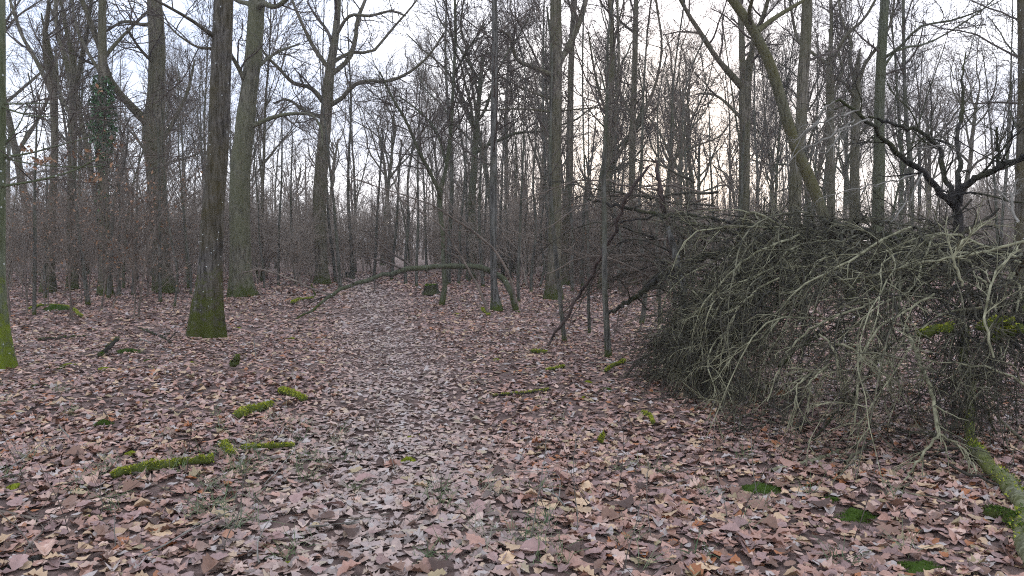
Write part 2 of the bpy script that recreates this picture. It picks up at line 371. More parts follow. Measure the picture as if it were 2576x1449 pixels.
for (px, py, n, sx, sy) in [(100, 405, 26, 34, 18), (125, 400, 12, 22, 10), (232, 448, 16, 26, 14), (60, 372, 10, 22, 10), (250, 385, 12, 24, 12), (290, 362, 10, 20, 12), (190, 385, 10, 30, 12), (285, 412, 4, 6, 6), (250, 225, 5, 8, 5)]:
    for _ in range(n): pts.append(at(px + rng.normal(0, sx * .5), py + rng.normal(0, sy * .5), DG + U(-.5, .5)) - bG)
leaf_cards(mb, np.array(pts), .062, BROWNL * .72); mb.build('foliage', M_LEAF, tG, False, True)

traced('oak_tree', 'spreading oak whose long curving limbs fan wide above the thicket', 'tree',
    [(810, 698, 34), (806, 600, 31), (803, 500, 32), (808, 420, 31), (815, 340, 29), (822, 260, 27), (829, 180, 23), (842, 100, 18), (848, 40, 15)], D=30, top=17, mat=M_OAK,
    limbs=[([(818, 262, 14), (780, 220, 11), (740, 210, 9), (700, 170, 8), (670, 140, 6), (640, 90, 4)], -2), ([(822, 268, 14), (859, 248, 11), (889, 215, 10), (934, 203, 9), (974, 205, 8), (1024, 185, 7), (1074, 145, 6), (1118, 82, 4)], -2),
           ([(832, 160, 12), (859, 143, 9), (889, 130, 8), (934, 132, 7), (954, 112, 7), (989, 70, 6), (1029, 25, 5), (1049, 0, 4)], 2), ([(828, 190, 15), (862, 165, 12), (879, 145, 12), (894, 100, 11), (899, 50, 10), (919, 0, 8)], 1),
           ([(829, 175, 12), (790, 120, 10), (760, 60, 8), (735, 0, 6)], 1), ([(842, 95, 10), (880, 40, 8), (930, 40, 7), (985, 28, 6), (1020, 40, 4)], -2), ([(822, 300, 12), (770, 280, 8), (720, 250, 6), (690, 260, 4)], 2)], limbtw=(9, 6), tw=.010)
traced('young_hornbeam', 'slender forked tree with curved mossy foot, next to the cut stump', 'tree',
    [(1110, 768, 15), (1114, 752, 14), (1119, 725, 13), (1116, 675, 12), (1113, 575, 12), (1106, 490, 13), (1121, 430, 10), (1134, 325, 9), (1141, 200, 8), (1146, 75, 7), (1144, 0, 6)], top=9, mat=M_GREEN, k=14, flare=.3,
    limbs=[([(1108, 500, 10), (1104, 482, 10), (1079, 430, 9), (1049, 370, 8), (1024, 310, 7), (984, 240, 6), (955, 180, 4)], -1.5), ([(1124, 415, 7), (1094, 325, 6), (1049, 275, 5), (1000, 240, 3)], 1.2), ([(1141, 190, 6), (1180, 120, 5), (1220, 60, 3)], -1)],
    limbtw=(22, 6), side=34, sidelen=(1.2, 2.8), sideang=(.8, 1.2), sidet=.42, tw=.006, crown=(6, 5, 3), trop=.02)
traced('young_beech', 'straight slim pale trunk with green mossy foot, behind the foot of the arched stem', 'tree',
    [(1250, 780, 27), (1247, 762, 22), (1243, 724, 17), (1241, 650, 16), (1241, 550, 18), (1241, 475, 18), (1242, 375, 17), (1243, 250, 16), (1245, 150, 15), (1244, 0, 14)], top=15, mat=M_LICH, k=16,
    side=26, sidelen=(1.0, 2.4), sideang=(.8, 1.3), sidet=.22, tw=.006)
traced('oak_tree', 'tall oak with a bent mossy limb and fork high up, beside a crooked thin stem', 'tree',
    [(1392, 755, 38), (1393, 724, 34), (1395, 640, 33), (1397, 520, 32), (1396, 420, 31), (1397, 300, 30), (1398, 185, 30), (1399, 100, 28), (1398, 0, 26)], top=19, mat=M_OAK, k=22, ridge=.06,
    limbs=[([(1398, 192, 16), (1384, 187, 13), (1339, 168, 11), (1299, 148, 9), (1289, 115, 8), (1279, 88, 7), (1255, 76, 4)], -1), ([(1402, 160, 18), (1414, 145, 15), (1434, 110, 15), (1459, 50, 14), (1474, 0, 12)], 1),
           ([(1398, 252, 6), (1360, 240, 5), (1309, 220, 4), (1250, 185, 3)], 1), ([(1396, 282, 6), (1309, 274, 4), (1209, 277, 4), (1154, 267, 2)], -1.5), ([(1400, 280, 5), (1450, 275, 4), (1520, 272, 3), (1580, 285, 2)], -1)], limbtw=(9, 6), tw=.008)
traced('oak_tree', 'even trunk standing close behind the tall oak with the bent limb', 'tree',
    [(1420, 700, 22), (1425, 550, 20), (1432, 450, 19), (1434, 350, 17), (1436, 200, 15), (1440, 80, 13), (1446, 0, 12)], D=29, top=17, mat=M_OAK, side=10, sidet=.4, tw=.009)
traced('sapling', 'thin crooked dark stem near the tall oak, foot by the leaning dead branch', 'tree',
    [(1421, 859, 12), (1414, 800, 11), (1405, 710, 11), (1394, 600, 10), (1386, 500, 9), (1385, 350, 7), (1388, 200, 5)], top=5.5, mat=M_SLIM, k=10, flare=.2, crown=(4, 3, 3), side=10, sidelen=(.5, 1.2), tw=.004)
traced('sapling', 'slim greenish stem with bright moss foot beside a mossy bent twig', 'tree',
    [(1531, 898, 17), (1528, 860, 16), (1525, 800, 15), (1521, 724, 14), (1521, 650, 13), (1520, 550, 12), (1519, 430, 11), (1524, 330, 9), (1528, 200, 7)], top=5.8, mat=M_SLIM, k=12, flare=.25, crown=(5, 4, 3), side=14, sidelen=(.5, 1.3), tw=.004)
traced('oak_tree', 'gently curved trunk with narrow rising limbs behind the slim mossy-footed stem', 'tree',
    [(1518, 700, 20), (1520, 560, 19), (1526, 430, 19), (1530, 330, 17), (1537, 220, 15), (1540, 100, 13), (1536, 0, 12)], D=27, top=17, mat=M_OAK,
    limbs=[([(1527, 440, 10), (1545, 330, 8), (1556, 180, 7), (1553, 0, 6)], 1), ([(1532, 310, 8), (1500, 200, 6), (1480, 80, 4)], -1)], side=12, sidet=.4, tw=.009)
traced('oak_tree', 'trunk showing yellow sky glow beside it, above the brush tangle', 'tree',
    [(1592, 705, 19), (1590, 450, 17), (1592, 300, 16), (1597, 150, 14), (1600, 0, 12)], D=29, top=16, mat=M_OAK,
    limbs=[([(1592, 300, 8), (1560, 230, 6), (1545, 120, 5), (1570, 0, 4)], 1), ([(1593, 330, 8), (1640, 240, 7), (1665, 120, 6), (1650, 0, 5)], -1)], limbtw=(10, 6), side=10, sidet=.35, tw=.010)
traced('oak_tree', 'trunk splitting into three rising limbs above the brush tangle', 'tree',
    [(1868, 725, 30), (1870, 600, 28), (1872, 500, 27), (1874, 350, 26), (1876, 215, 27)], D=25, top=8.4, mat=M_OAK, crown=None, k=20,
    limbs=[([(1872, 225, 19), (1827, 175, 15), (1802, 145, 13), (1767, 90, 12), (1737, 45, 10), (1712, 0, 9)], -1), ([(1872, 225, 18), (1867, 150, 15), (1866, 90, 14), (1860, 0, 12)], 1),
           ([(1880, 230, 16), (1890, 145, 14), (1897, 90, 12), (1917, 50, 11), (1932, 0, 10)], -1), ([(1868, 300, 9), (1800, 240, 6), (1760, 235, 4)], 1.5)], limbtw=(10, 6), tw=.009)
traced('oak_tree', 'slanting yellow-green mossy trunk leaning across its upright neighbours behind the brush pile', 'tree',
    [(2150, 758, 32), (2120, 670, 28), (2077, 555, 27), (2057, 500, 27), (2037, 450, 28), (2012, 395, 28), (1987, 325, 27), (1962, 240, 26), (1932, 150, 25), (1902, 90, 23), (1872, 40, 22), (1842, 0, 20)], D=20, top=14, mat=M_MOSSY, k=20, flare=.2,
    limbs=[([(1905, 80, 16), (1930, 58, 12), (1957, 40, 11), (2007, 10, 9), (2040, -10, 7)], 1), ([(1890, 65, 12), (1885, 30, 10), (1895, -10, 8)], -1)], limbtw=(6, 4), tw=.008)
traced('oak_tree', 'upright grey-brown trunk crossed by the slanting mossy trunk', 'tree',
    [(1997, 748, 34), (1998, 640, 31), (2000, 520, 30), (2003, 420, 30), (2015, 310, 27), (2020, 200, 27), (2027, 100, 26), (2031, 0, 24)], D=22.5, top=19, mat=M_OAK, k=20, side=6, sidet=.35, tw=.009)
traced('oak_tree', 'straight greenish trunk rising clear behind the dead dark limbs of the brush pile', 'tree',
    [(2205, 737, 30), (2208, 640, 27), (2210, 525, 26), (2212, 425, 26), (2212, 300, 23), (2217, 150, 22), (2226, 0, 19)], D=24, top=19, mat=M_GREEN, k=20,
    limbs=[([(2217, 150, 9), (2262, 120, 7), (2310, 70, 6), (2400, 50, 5), (2480, 20, 3)], -2), ([(2215, 190, 8), (2250, 130, 6), (2330, 110, 5), (2420, 60, 4), (2500, 0, 3)], 1)], limbtw=(11, 7), side=8, sidet=.3, tw=.009)
traced('oak_tree', 'oak dividing into snaking limbs between the crossed trunks and the straight greenish trunk', 'tree',
    [(2092, 715, 24), (2091, 600, 21), (2090, 450, 20), (2089, 300, 18), (2088, 170, 17)], D=29, top=10, mat=M_OAK, crown=None,
    limbs=[([(2087, 165, 10), (2042, 132, 8), (2012, 110, 8), (1997, 60, 7), (1987, 0, 6)], 1), ([(2090, 165, 11), (2107, 125, 9), (2142, 75, 8), (2167, 55, 7), (2202, 0, 6)], -1), ([(2089, 175, 11), (2090, 125, 9), (2092, 60, 9), (2090, 0, 8)], 0),
           ([(2090, 210, 8), (2120, 180, 6), (2110, 130, 5), (2140, 100, 4)], 1)], limbtw=(9, 6), tw=.010)
traced('oak_tree', 'oak with zigzag antler-like upper limbs close beside the straight greenish trunk', 'tree',
    [(2148, 712, 24), (2150, 450, 22), (2152, 300, 20), (2155, 200, 18)], D=30, top=9.5, mat=M_OAK, crown=None,
    limbs=[([(2153, 210, 11), (2137, 150, 9), (2142, 105, 8), (2117, 50, 7), (2110, 0, 6)], 1), ([(2157, 215, 11), (2182, 150, 9), (2207, 120, 8), (2240, 60, 6), (2250, 0, 5)], -1), ([(2152, 250, 9), (2125, 210, 7), (2100, 195, 5)], -1)], limbtw=(10, 6), tw=.010)
traced('beech_tree', 'dark knotty trunk beyond the mossy log end of the brush pile', 'tree',
    [(2566, 770, 24), (2565, 600, 22), (2568, 430, 22), (2572, 250, 20), (2570, 60, 17), (2568, 0, 16)], D=17, top=14, mat=M_DARK, side=16, sidelen=(1.5, 3.4), sidet=.28, tw=.007)
traced('sapling', 'long thin pole tree rising beyond the dead dark limbs', 'tree',
    [(2296, 712, 15), (2290, 400, 12), (2280, 300, 10), (2275, 200, 9), (2273, 80, 8), (2272, 0, 7)], D=27, top=13, mat=M_SLIM, side=12, sidet=.3, tw=.008)

def ivy():
    e = thing('ivy_plant', 'dark green ivy wrapped round a trunk among the brown-leaved saplings', 'ivy', bD)
    mb = MB(); ys = rng.choice(np.r_[U(195, 420, 900), U(220, 380, 700), U(400, 560, 220)], 1700)
    pts = []
    for py in ys:
        c = at(258 + 1.0 * math.sin(py * .02), py, DD); wd = (26 + 22 * math.exp(-((py - 295) / 80.) ** 2)) / FPX * DD * .5
        th = U(0, 6.283); pts.append(c + np.array([math.cos(th), math.sin(th), 0]) * wd * U(.75, 1.25) - bD)
    leaf_cards(mb, np.array(pts), .12, [[.04, .10, .03], [.06, .135, .04], [.028, .06, .02]], .2); mb.build('foliage', M_LEAF, e, False, True)
    st = MB()
    for j in range(4):
        th = j * 1.6; Q = np.array([[math.cos(th + z * .25) * .17, math.sin(th + z * .25) * .17, z] for z in np.linspace(0, 6.5, 22)]); st.tubes(Q[None], np.full((1, 22), .014), 5)
    st.build('stem', M_TWIG, e)
ivy()

ZONES = [(120, 'beyond the trunk dotted with white lichen'), (330, 'beyond the ivy-clad tree'), (480, 'beyond the stout forked oak'), (590, 'beyond the dark brown trunk'), (720, 'beyond the pale grey-green trunk'), (900, 'round the wide spreading oak'), (1050, 'beyond the end of the path'), (1170, 'beyond the cut stump'),
         (1320, 'beyond the slim pale trunk'), (1470, 'beyond the tall oak with bent limb'), (1700, 'beyond the leaning dead branch'), (1930, 'beyond the tree split in three'), (2120, 'beyond the slanting mossy trunk'), (2300, 'beyond the straight greenish trunk'), (9999, 'beyond the dark dead limbs')]
def zone(x, D):
    px = CX + FPX * x / D
    return next(zt for lim, zt in ZONES if px < lim)
# ---- traced slim stems on the left and in the middle
SL = [[(86, 792, 9), (88, 600, 8), (88, 443, 6), (92, 330, 4)], [(222, 768, 12), (208, 660, 9), (200, 597, 8), (188, 474, 6), (180, 380, 4)],
      [(272, 752, 11), (280, 660, 9), (282, 597, 9), (290, 492, 8), (309, 427, 7), (321, 350, 5)], [(403, 761, 9), (402, 600, 8), (401, 474, 7), (398, 340, 5)],
      [(299, 748, 8), (300, 640, 7), (301, 560, 5)], [(336, 745, 12), (340, 640, 9), (344, 560, 6)], [(114, 752, 9), (112, 650, 8), (118, 520, 6)], [(438, 772, 6), (446, 690, 5), (430, 600, 4)]]
for tr in SL:
    e, D_, b_ = traced('sapling', 'thin leafless sapling stem in the brown undergrowth round the ivy-clad tree', 'sapling', tr, top=U(4.5, 6), mat=M_SLIM, group='thin saplings round the ivy-clad tree', k=8,
           flare=.2, crown=None, side=20, sidelen=(.5, 1.5), sidet=.12, tw=.004, twmat=M_FARTW, trop=.03)
MID = [(985, 705, 8), (1020, 716, 9), (1047, 722, 8), (1152, 715, 9), (1182, 708, 8), (1216, 722, 10), (1216, 700, 7), (1306, 760, 9), (1335, 735, 8), (1357, 720, 7), (1440, 735, 9), (1466, 720, 9), (1484, 840, 9), (1562, 735, 8), (1612, 815, 13),
       (1655, 760, 9), (1700, 770, 9), (1742, 745, 10), (1285, 706, 7), (1318, 712, 7), (1374, 708, 8), (940, 700, 8), (745, 716, 6), (700, 720, 7), (665, 728, 5), (590, 735, 5), (480, 742, 7), (1800, 740, 8), (1660, 815, 8)]
for (px, py, wd) in MID:
    lean = U(-14, 14); pts = [(px, py, wd)]
    hgt = U(280, 430)
    for f in (.15, .4, .7, 1.0): pts.append((px + lean * f * 2 + rng.normal(0, 4), py - hgt * f, wd * (1 - .5 * f)))
    g_ = G(px, py); traced('sapling', 'slim bare young stem in the leaf litter, ' + zone(g_[0], g_[1]), 'sapling', pts, top=U(6, 8.5), mat=M_SLIM, group='slim young stems behind the clearing', k=8,
           flare=.2, crown=None, side=16, sidelen=(.8, 2.0), sideang=(.4, .8), sidet=.3, tw=.005, twmat=M_FARTW, trop=.08)

# ------------------------------------------------------------------ background wood: copies of a few built trees
def proto_tree(name, label, group, ht, r, style, mat, twm):
    e = thing(name, label, 'tree', (0, 0, -50), group); n = 22
    P, R = grow(np.zeros((1, 3)), np.array([[U(-.05, .05), U(-.05, .05), 1]]), np.array([ht * (.62 if style == 'oak' else .95)]), np.array([r]), n, .03 if style == 'oak' else .025, .03, .35 if style == 'oak' else .15)
    P[:, 0, 2] -= .15; R[:, 0] *= 1.35; R[:, 1] *= 1.08
    mb = MB(); mb.tubes(P, R, 10); cb = MB()
    if style == 'oak':
        a1 = level(mb, P, R, 8, .5, ht * .3, ht * .48, .35, .95, .17, .10, 12, 7, .62, .03, tipf=.3, taper=.3)
        a2 = level(cb, *a1, 8, .2, 1.2, 3.0, .4, 1.1, .20, .05, 7, 5, .5, .014)
        a3 = level(cb, *a2, 6, .15, .6, 1.4, .4, 1.0, .17, .04, 5, 3, .55, .010)
        level(cb, *a3, 4, .15, .3, .75, .4, 1.0, .15, .03, 2, 3, .6, .008)
    else:
        a1 = level(mb, P, R, 16, .28, ht * .22, ht * .36, .25, .6, .09, .07, 10, 5, .5, .02, tipf=.3, taper=.5)
        a2 = level(cb, *a1, 9, .15, .9, 2.2, .35, .8, .12, .06, 6, 4, .5, .012)
        a3 = level(cb, *a2, 6, .15, .45, 1.1, .35, .8, .12, .05, 4, 3, .55, .009)
        level(cb, *a3, 3, .15, .25, .6, .4, .8, .12, .03, 2, 3, .6, .008)
    mb.build('trunk', mat, e); cb.build('crown', twm, e); return e
G1 = 'tall bare trees filling the wood behind'
oaks = [proto_tree('oak_tree', 'tall leafless crooked-limbed tree deep in the wood behind the thicket', G1, U(15, 19), U(.17, .26), 'oak', M_OAK if i % 2 else M_GREEN, M_FARTW if i % 2 else M_TWIG) for i in range(6)]
ups = [proto_tree('hornbeam_tree', 'tall leafless narrow tree with steep fine branches deep in the wood behind', 'narrow bare trees filling the wood behind', U(13, 17), U(.10, .16), 'up', M_GREEN if i % 2 else M_OAK, M_TWIG if i % 2 else M_FARTW) for i in range(6)]
used = set(); placed = []
def spot(dmin, dmax, half=.78, gap=1.5, path=True):
    for _ in range(300):
        D = math.sqrt(U(dmin ** 2, dmax ** 2)); x = U(-half, half) * D
        if path and D < 40 and abs(x + .15 * D) < 1.6: continue
        if all((x - a) ** 2 + (D - b) ** 2 > gap ** 2 for a, b in placed): break
    placed.append((x, D)); return x, D
def put(protos, i, dmin, dmax, smin, smax, gap=1.5):
    p = protos[i % len(protos)]; x, D = spot(dmin, dmax, gap=gap); s = U(smin, smax)
    loc = (x, D, float(H(x, D)) - .03)
    if id(p) not in used:
        used.add(id(p)); p.location = loc; p.rotation_euler = (0, 0, U(0, 6.28)); p.scale = (s, s, s)
    else: p = copy_thing(p, loc, U(0, 6.28), s)
    dd = 'deep in the wood' if D > 52 else 'inside the thicket' if D > 38 else 'at the thicket edge'
    p['label'] = {'oak_tree': 'leafless crooked-limbed tree', 'hornbeam_tree': 'narrow leafless tree', 'pole_tree': 'slender straight pole tree', 'shrub': 'leafless grey-brown shrub'}[p.name.split('.')[0]] + (', ' + dd + ', ' if p.name[0] != 's' or 1 else ' ') + zone(x, D)
for i in range(36): put(oaks, i, 31, 75, .85, 1.15, 3.0)
for i in range(30): put(ups, i, 30, 70, .75, 1.15, 2.0)
def proto_pole():
    e = thing('pole_tree', 'pole', 'tree', (0, 0, -50), 'slender straight pole trees of the wood'); ht = U(9, 13)
    P, R = grow(np.zeros((1, 3)), np.array([[U(-.06, .06), U(-.06, .06), 1]]), np.array([ht]), np.array([U(.045, .09)]), 16, .03, .02, .2)
    P[:, 0, 2] -= .1; R[:, 0] *= 1.3; mb = MB(); mb.tubes(P, R, 7); mb.build('trunk', M_GREEN if U() < .5 else M_SLIM, e); cb = MB()
    a1 = level(cb, P, R, 18, .28, 1.0, 2.6, .4, .9, .09, .06, 6, 4, .4, .008, taper=.6); a2 = level(cb, *a1, 6, .2, .4, 1.1, .4, .9, .1, .04, 4, 3, .6, .0065); level(cb, *a2, 2, .2, .2, .5, .4, .9, .1, .03, 2, 3, .7, .006)
    cb.build('crown', M_FARTW, e); return e
poles = [proto_pole() for _ in range(6)]
for i in range(85): put(poles, i, 24, 52, .8, 1.2, 1.2)

def proto_shrub(name, label, cat, group, ht, stems, spread, leaves=0, mat=M_THICK, dens=(9, 6, 3), tr=.006):
    e = thing(name, label, cat, (0, 0, -50), group)
    S = np.c_[rng.normal(0, .12, (stems, 2)), np.full(stems, -.08)]
    D = np.c_[rng.normal(0, spread, (stems, 2)), np.ones(stems)]
    P, R = grow(S, D, U(.6, 1.0, stems) * ht, U(.012, .028, stems), 10, .07, .02, .3)
    mb = MB(); mb.tubes(P, R, 5); mb.build('stem', mat, e); cb = MB()
    a1 = level(cb, P, R, dens[0], .12, ht * .2, ht * .42, .35, 1.0, .11, .04, 6, 4, .55, tr * 1.3)
    a2 = level(cb, *a1, dens[1], .15, .35, 1.0, .4, 1.0, .12, .03, 4, 3, .6, tr)
    a3 = level(cb, *a2, dens[2], .15, .18, .5, .4, 1.0, .12, .02, 2, 3, .7, tr * .8)
    cb.build('crown', mat, e)
    if leaves:
        A = a2[0].reshape(-1, 3); lb = MB(); leaf_cards(lb, A[rng.integers(0, len(A), leaves)] + rng.normal(0, .03, (leaves, 3)), .065, BROWNL * .8); lb.build('foliage', M_LEAF, e, False, True)
    return e
GS = 'leafless shrubs of the grey thicket'
shr = [proto_shrub('shrub', 'many-stemmed leafless grey-brown shrub in the thicket behind the clearing', 'shrub', GS, U(3.4, 5.6), int(U(5, 9)), U(.12, .28), dens=(9, 6, 4), tr=.0065) for i in range(8)]
for i in range(205): put(shr, i, 27, 56, .75, 1.2, .5)
GB = 'brown-leaved young beeches'
bee = [proto_shrub('young_beech', 'young beech still holding withered orange-brown leaves in the undergrowth', 'sapling', GB, U(3.0, 4.6), 2, .10, leaves=int(U(80, 170)), mat=M_FARTW, dens=(12, 4, 2), tr=.005) for i in range(4)]
BX = [(40, 16), (115, 18), (165, 15), (215, 19), (255, 17), (330, 20), (370, 22), (60, 22), (10, 19), (300, 24), (440, 25), (190, 25), (1490, 27), (1300, 33), (1700, 24), (980, 36), (330, 15.5), (140, 26)]
for i, (px, D) in enumerate(BX):
    p = bee[i % 4]; x = at(px, 615, D)[0]; loc = (x, D, float(H(x, D)) - .02); s = U(.8, 1.2)
    if i < 4: p.location = loc; p.scale = (s, s, s)
    else: p = copy_thing(p, loc, U(0, 6.28), s)
    p['label'] = 'young beech holding withered orange-brown leaves, ' + zone(x, D)

def haze():
    m, t, b = mat_new('haze_air'); t.nodes.remove(b); v = t.nodes.new('ShaderNodeVolumePrincipled'); v.inputs['Density'].default_value = .0013; v.inputs['Color'].default_value = (.97, .93, .88, 1); v.inputs['Anisotropy'].default_value = .2
    t.links.new(v.outputs[0], t.nodes['Material Output'].inputs['Volume'])
    x, a, c, z0, z1 = 420, -70, 520, -1.5, 30
    V = [(-x, a, z0), (x, a, z0), (x, c, z0), (-x, c, z0), (-x, a, z1), (x, a, z1), (x, c, z1), (-x, c, z1)]
    mb = MB(); mb.add(V, [(3, 2, 1, 0), (4, 5, 6, 7), (0, 1, 5, 4), (1, 2, 6, 5), (2, 3, 7, 6), (3, 0, 4, 7)]); tag(mb.build('haze', m, None, False), 'thin pale winter haze hanging between the trees', 'haze', kind='stuff')
haze()
def distant():
    mb = MB(); n = 560
    D = U(62, 130, n); x = U(-.85, .85, n) * D
    S = np.c_[x, D, np.full(n, -.3)]
    P, R = grow(S, np.c_[rng.normal(0, .05, (n, 2)), np.ones(n)], U(7, 11.5, n), U(.05, .14, n), 6, .04, .02, .3)
    mb.tubes(P, R, 4)
    a1 = level(mb, P, R, 12, .08, 1.2, 3.6, .5, 1.2, .12, .03, 3, 3, .4, .022)
    level(mb, *a1, 3, .15, .6, 1.6, .4, 1.0, .1, .03, 2, 3, .6, .018)
    tag(mb.build('distant_wood', M_FARTW), 'far grey-brown bare wood closing the view behind the thicket', 'wood', kind='stuff')
distant()
# ------------------------------------------------------------------ fallen tree and brush pile
def spr(nm, cb, m, par): return tag(cb.build(nm, m, par), kind='stuff')
PO = np.array([3.6, 7.2, 0.0]); PO[2] = float(H(PO[0], PO[1]))
pile = thing('fallen_tree', 'collapsed dead tree crown heaped in a drooping mound of lichened twigs', 'fallen tree', PO)
def tl(lst):
    """traced 3-D polyline with own depth at every point: (px, py, width px, D)"""
    return np.array([[*at(px, py, D), wd / 2 * D / FPX] for (px, py, wd, D) in lst])
def limb(Q, mat, n=26, k=9, wob=.05, parent=None, name='branch', org=None, rw=.05):
    Q = cr(Q, n); org = PO if org is None else org; Q[:, :3] -= org
    Q[1:-1, :3] += rng.normal(0, wob * .2, (n - 2, 3)) ; Q[:, 3] = np.maximum(Q[:, 3] * (1 + rng.normal(0, rw, n)), .003)
    mb = MB(); mb.tubes(Q[None, :, :3], Q[None, :, 3], k); o = mb.build(name, mat, pile if parent is None else parent)
    return o, Q
deads = [
    [(2418, 690, 26, 8.6), (2412, 590, 23, 8.6), (2403, 520, 20, 8.6), (2382, 500, 16, 8.5), (2357, 470, 15, 8.4), (2322, 435, 14, 8.3), (2277, 400, 13, 8.2), (2242, 370, 12, 8.1), (2217, 340, 11, 8), (2182, 305, 10, 7.9), (2157, 280, 9, 7.8), (2120, 258, 7, 7.8), (2092, 256, 5, 7.7), (2070, 262, 3, 7.7)],
    [(2405, 530, 16, 8.6), (2392, 485, 13, 8.7), (2372, 425, 12, 8.8), (2367, 380, 11, 8.9), (2332, 340, 10, 8.8), (2277, 320, 9, 8.7), (2227, 305, 8, 8.5), (2185, 293, 5, 8.4)],
    [(2412, 520, 17, 8.6), (2410, 475, 14, 8.6), (2411, 400, 11, 8.8), (2407, 350, 10, 8.9), (2422, 270, 8, 9.1), (2419, 190, 5, 9.2), (2430, 130, 3, 9.3)],
    [(2410, 510, 20, 8.6), (2425, 470, 18, 8.5), (2457, 450, 16, 8.4), (2497, 430, 15, 8.2), (2542, 410, 14, 8.0), (2590, 390, 12, 7.8), (2680, 360, 8, 7.4)],
    [(2512, 428, 9, 8.1), (2510, 370, 7, 8.2), (2507, 320, 5, 8.2)],
    [(2060, 545, 12, 9.2), (2115, 570, 18, 8.8), (2200, 590, 24, 8.5), (2300, 612, 28, 8.2), (2420, 625, 30, 8), (2540, 640, 34, 7.6), (2680, 680, 40, 7.2)],
    [(1640, 700, 10, 11), (1720, 665, 16, 10.4), (1800, 640, 20, 10), (1900, 620, 24, 9.6), (2000, 600, 26, 9.2), (2120, 590, 26, 8.8)],
    [(1480, 500, 5, 12), (1560, 520, 8, 11.6), (1680, 545, 10, 11), (1800, 575, 12, 10.2), (1930, 600, 15, 9.6)],
    [(1560, 560, 4, 10.5), (1700, 540, 7, 10), (1850, 560, 10, 9.5), (2000, 590, 14, 9)],
    [(1530, 790, 8, 10.9), (1600, 745, 14, 10.8), (1660, 700, 16, 10.6), (1720, 690, 16, 10.2)],
    [(2440, 790, 26, 6.9), (2500, 800, 28, 6.7), (2600, 830, 32, 6.3)],
    [(2250, 760, 14, 7.2), (2330, 700, 16, 7.4), (2420, 660, 18, 7.6)],
]
twp, twr = [], []
for i, d in enumerate(deads):
    o, Q = limb(tl(d), M_DEADB, 30, 10, .05 if i < 5 else .07)
    cb = MB(); c = 7 if i < 5 else 14
    a1 = level(cb, Q[None, :, :3], Q[None, :, 3], c, .2, .35, 1.0, .5, 1.2, .17, -.01, 8, 5, .4, .006)
    a2 = level(cb, *a1, 4, .2, .15, .45, .4, 1.1, .17, 0, 5, 3, .55, .0035)
    spr('twig_spray', cb, M_BRUSH if i >= 5 else M_DEADB, o)
# pale dry tip twigs on the arched dead limb
for d in [[(2100, 256, 6, 7.7), (2085, 262, 5, 7.7), (2060, 300, 5, 7.6), (2035, 330, 4, 7.5), (2008, 365, 3, 7.5), (1990, 400, 2, 7.4)],
          [(2160, 278, 5, 7.8), (2120, 290, 5, 7.6), (2060, 310, 4, 7.5), (2020, 335, 3, 7.4), (1995, 360, 2, 7.4)],
          [(2185, 300, 5, 7.8), (2130, 320, 4, 7.5), (2050, 365, 4, 7.3), (2005, 385, 3, 7.2), (1975, 420, 2, 7.2)],
          [(2150, 300, 4, 7.7), (2110, 340, 4, 7.5), (2070, 385, 3, 7.4), (2040, 372, 2, 7.4)],
          [(2320, 437, 5, 8.2), (2290, 500, 4, 7.9), (2240, 560, 3, 7.6)], [(2300, 440, 4, 8.2), (2200, 465, 3, 7.8), (2060, 500, 2, 7.5)],
          [(2555, 560, 7, 6.6), (2545, 500, 6, 6.7), (2560, 450, 4, 6.8)], [(2300, 375, 4, 7.9), (2350, 367, 3, 7.8), (2405, 368, 2, 7.8)]]:
    o, Q = limb(tl(d), M_PALET, 14, 6, .05); cb = MB()
    a1 = level(cb, Q[None, :, :3], Q[None, :, 3], 9, .2, .12, .4, .4, 1.1, .16, -.03, 6, 4, .55, .0028); level(cb, *a1, 3, .2, .06, .18, .4, 1.0, .16, -.02, 4, 3, .7, .002)
    spr('twig_spray', cb, M_PALET, o)
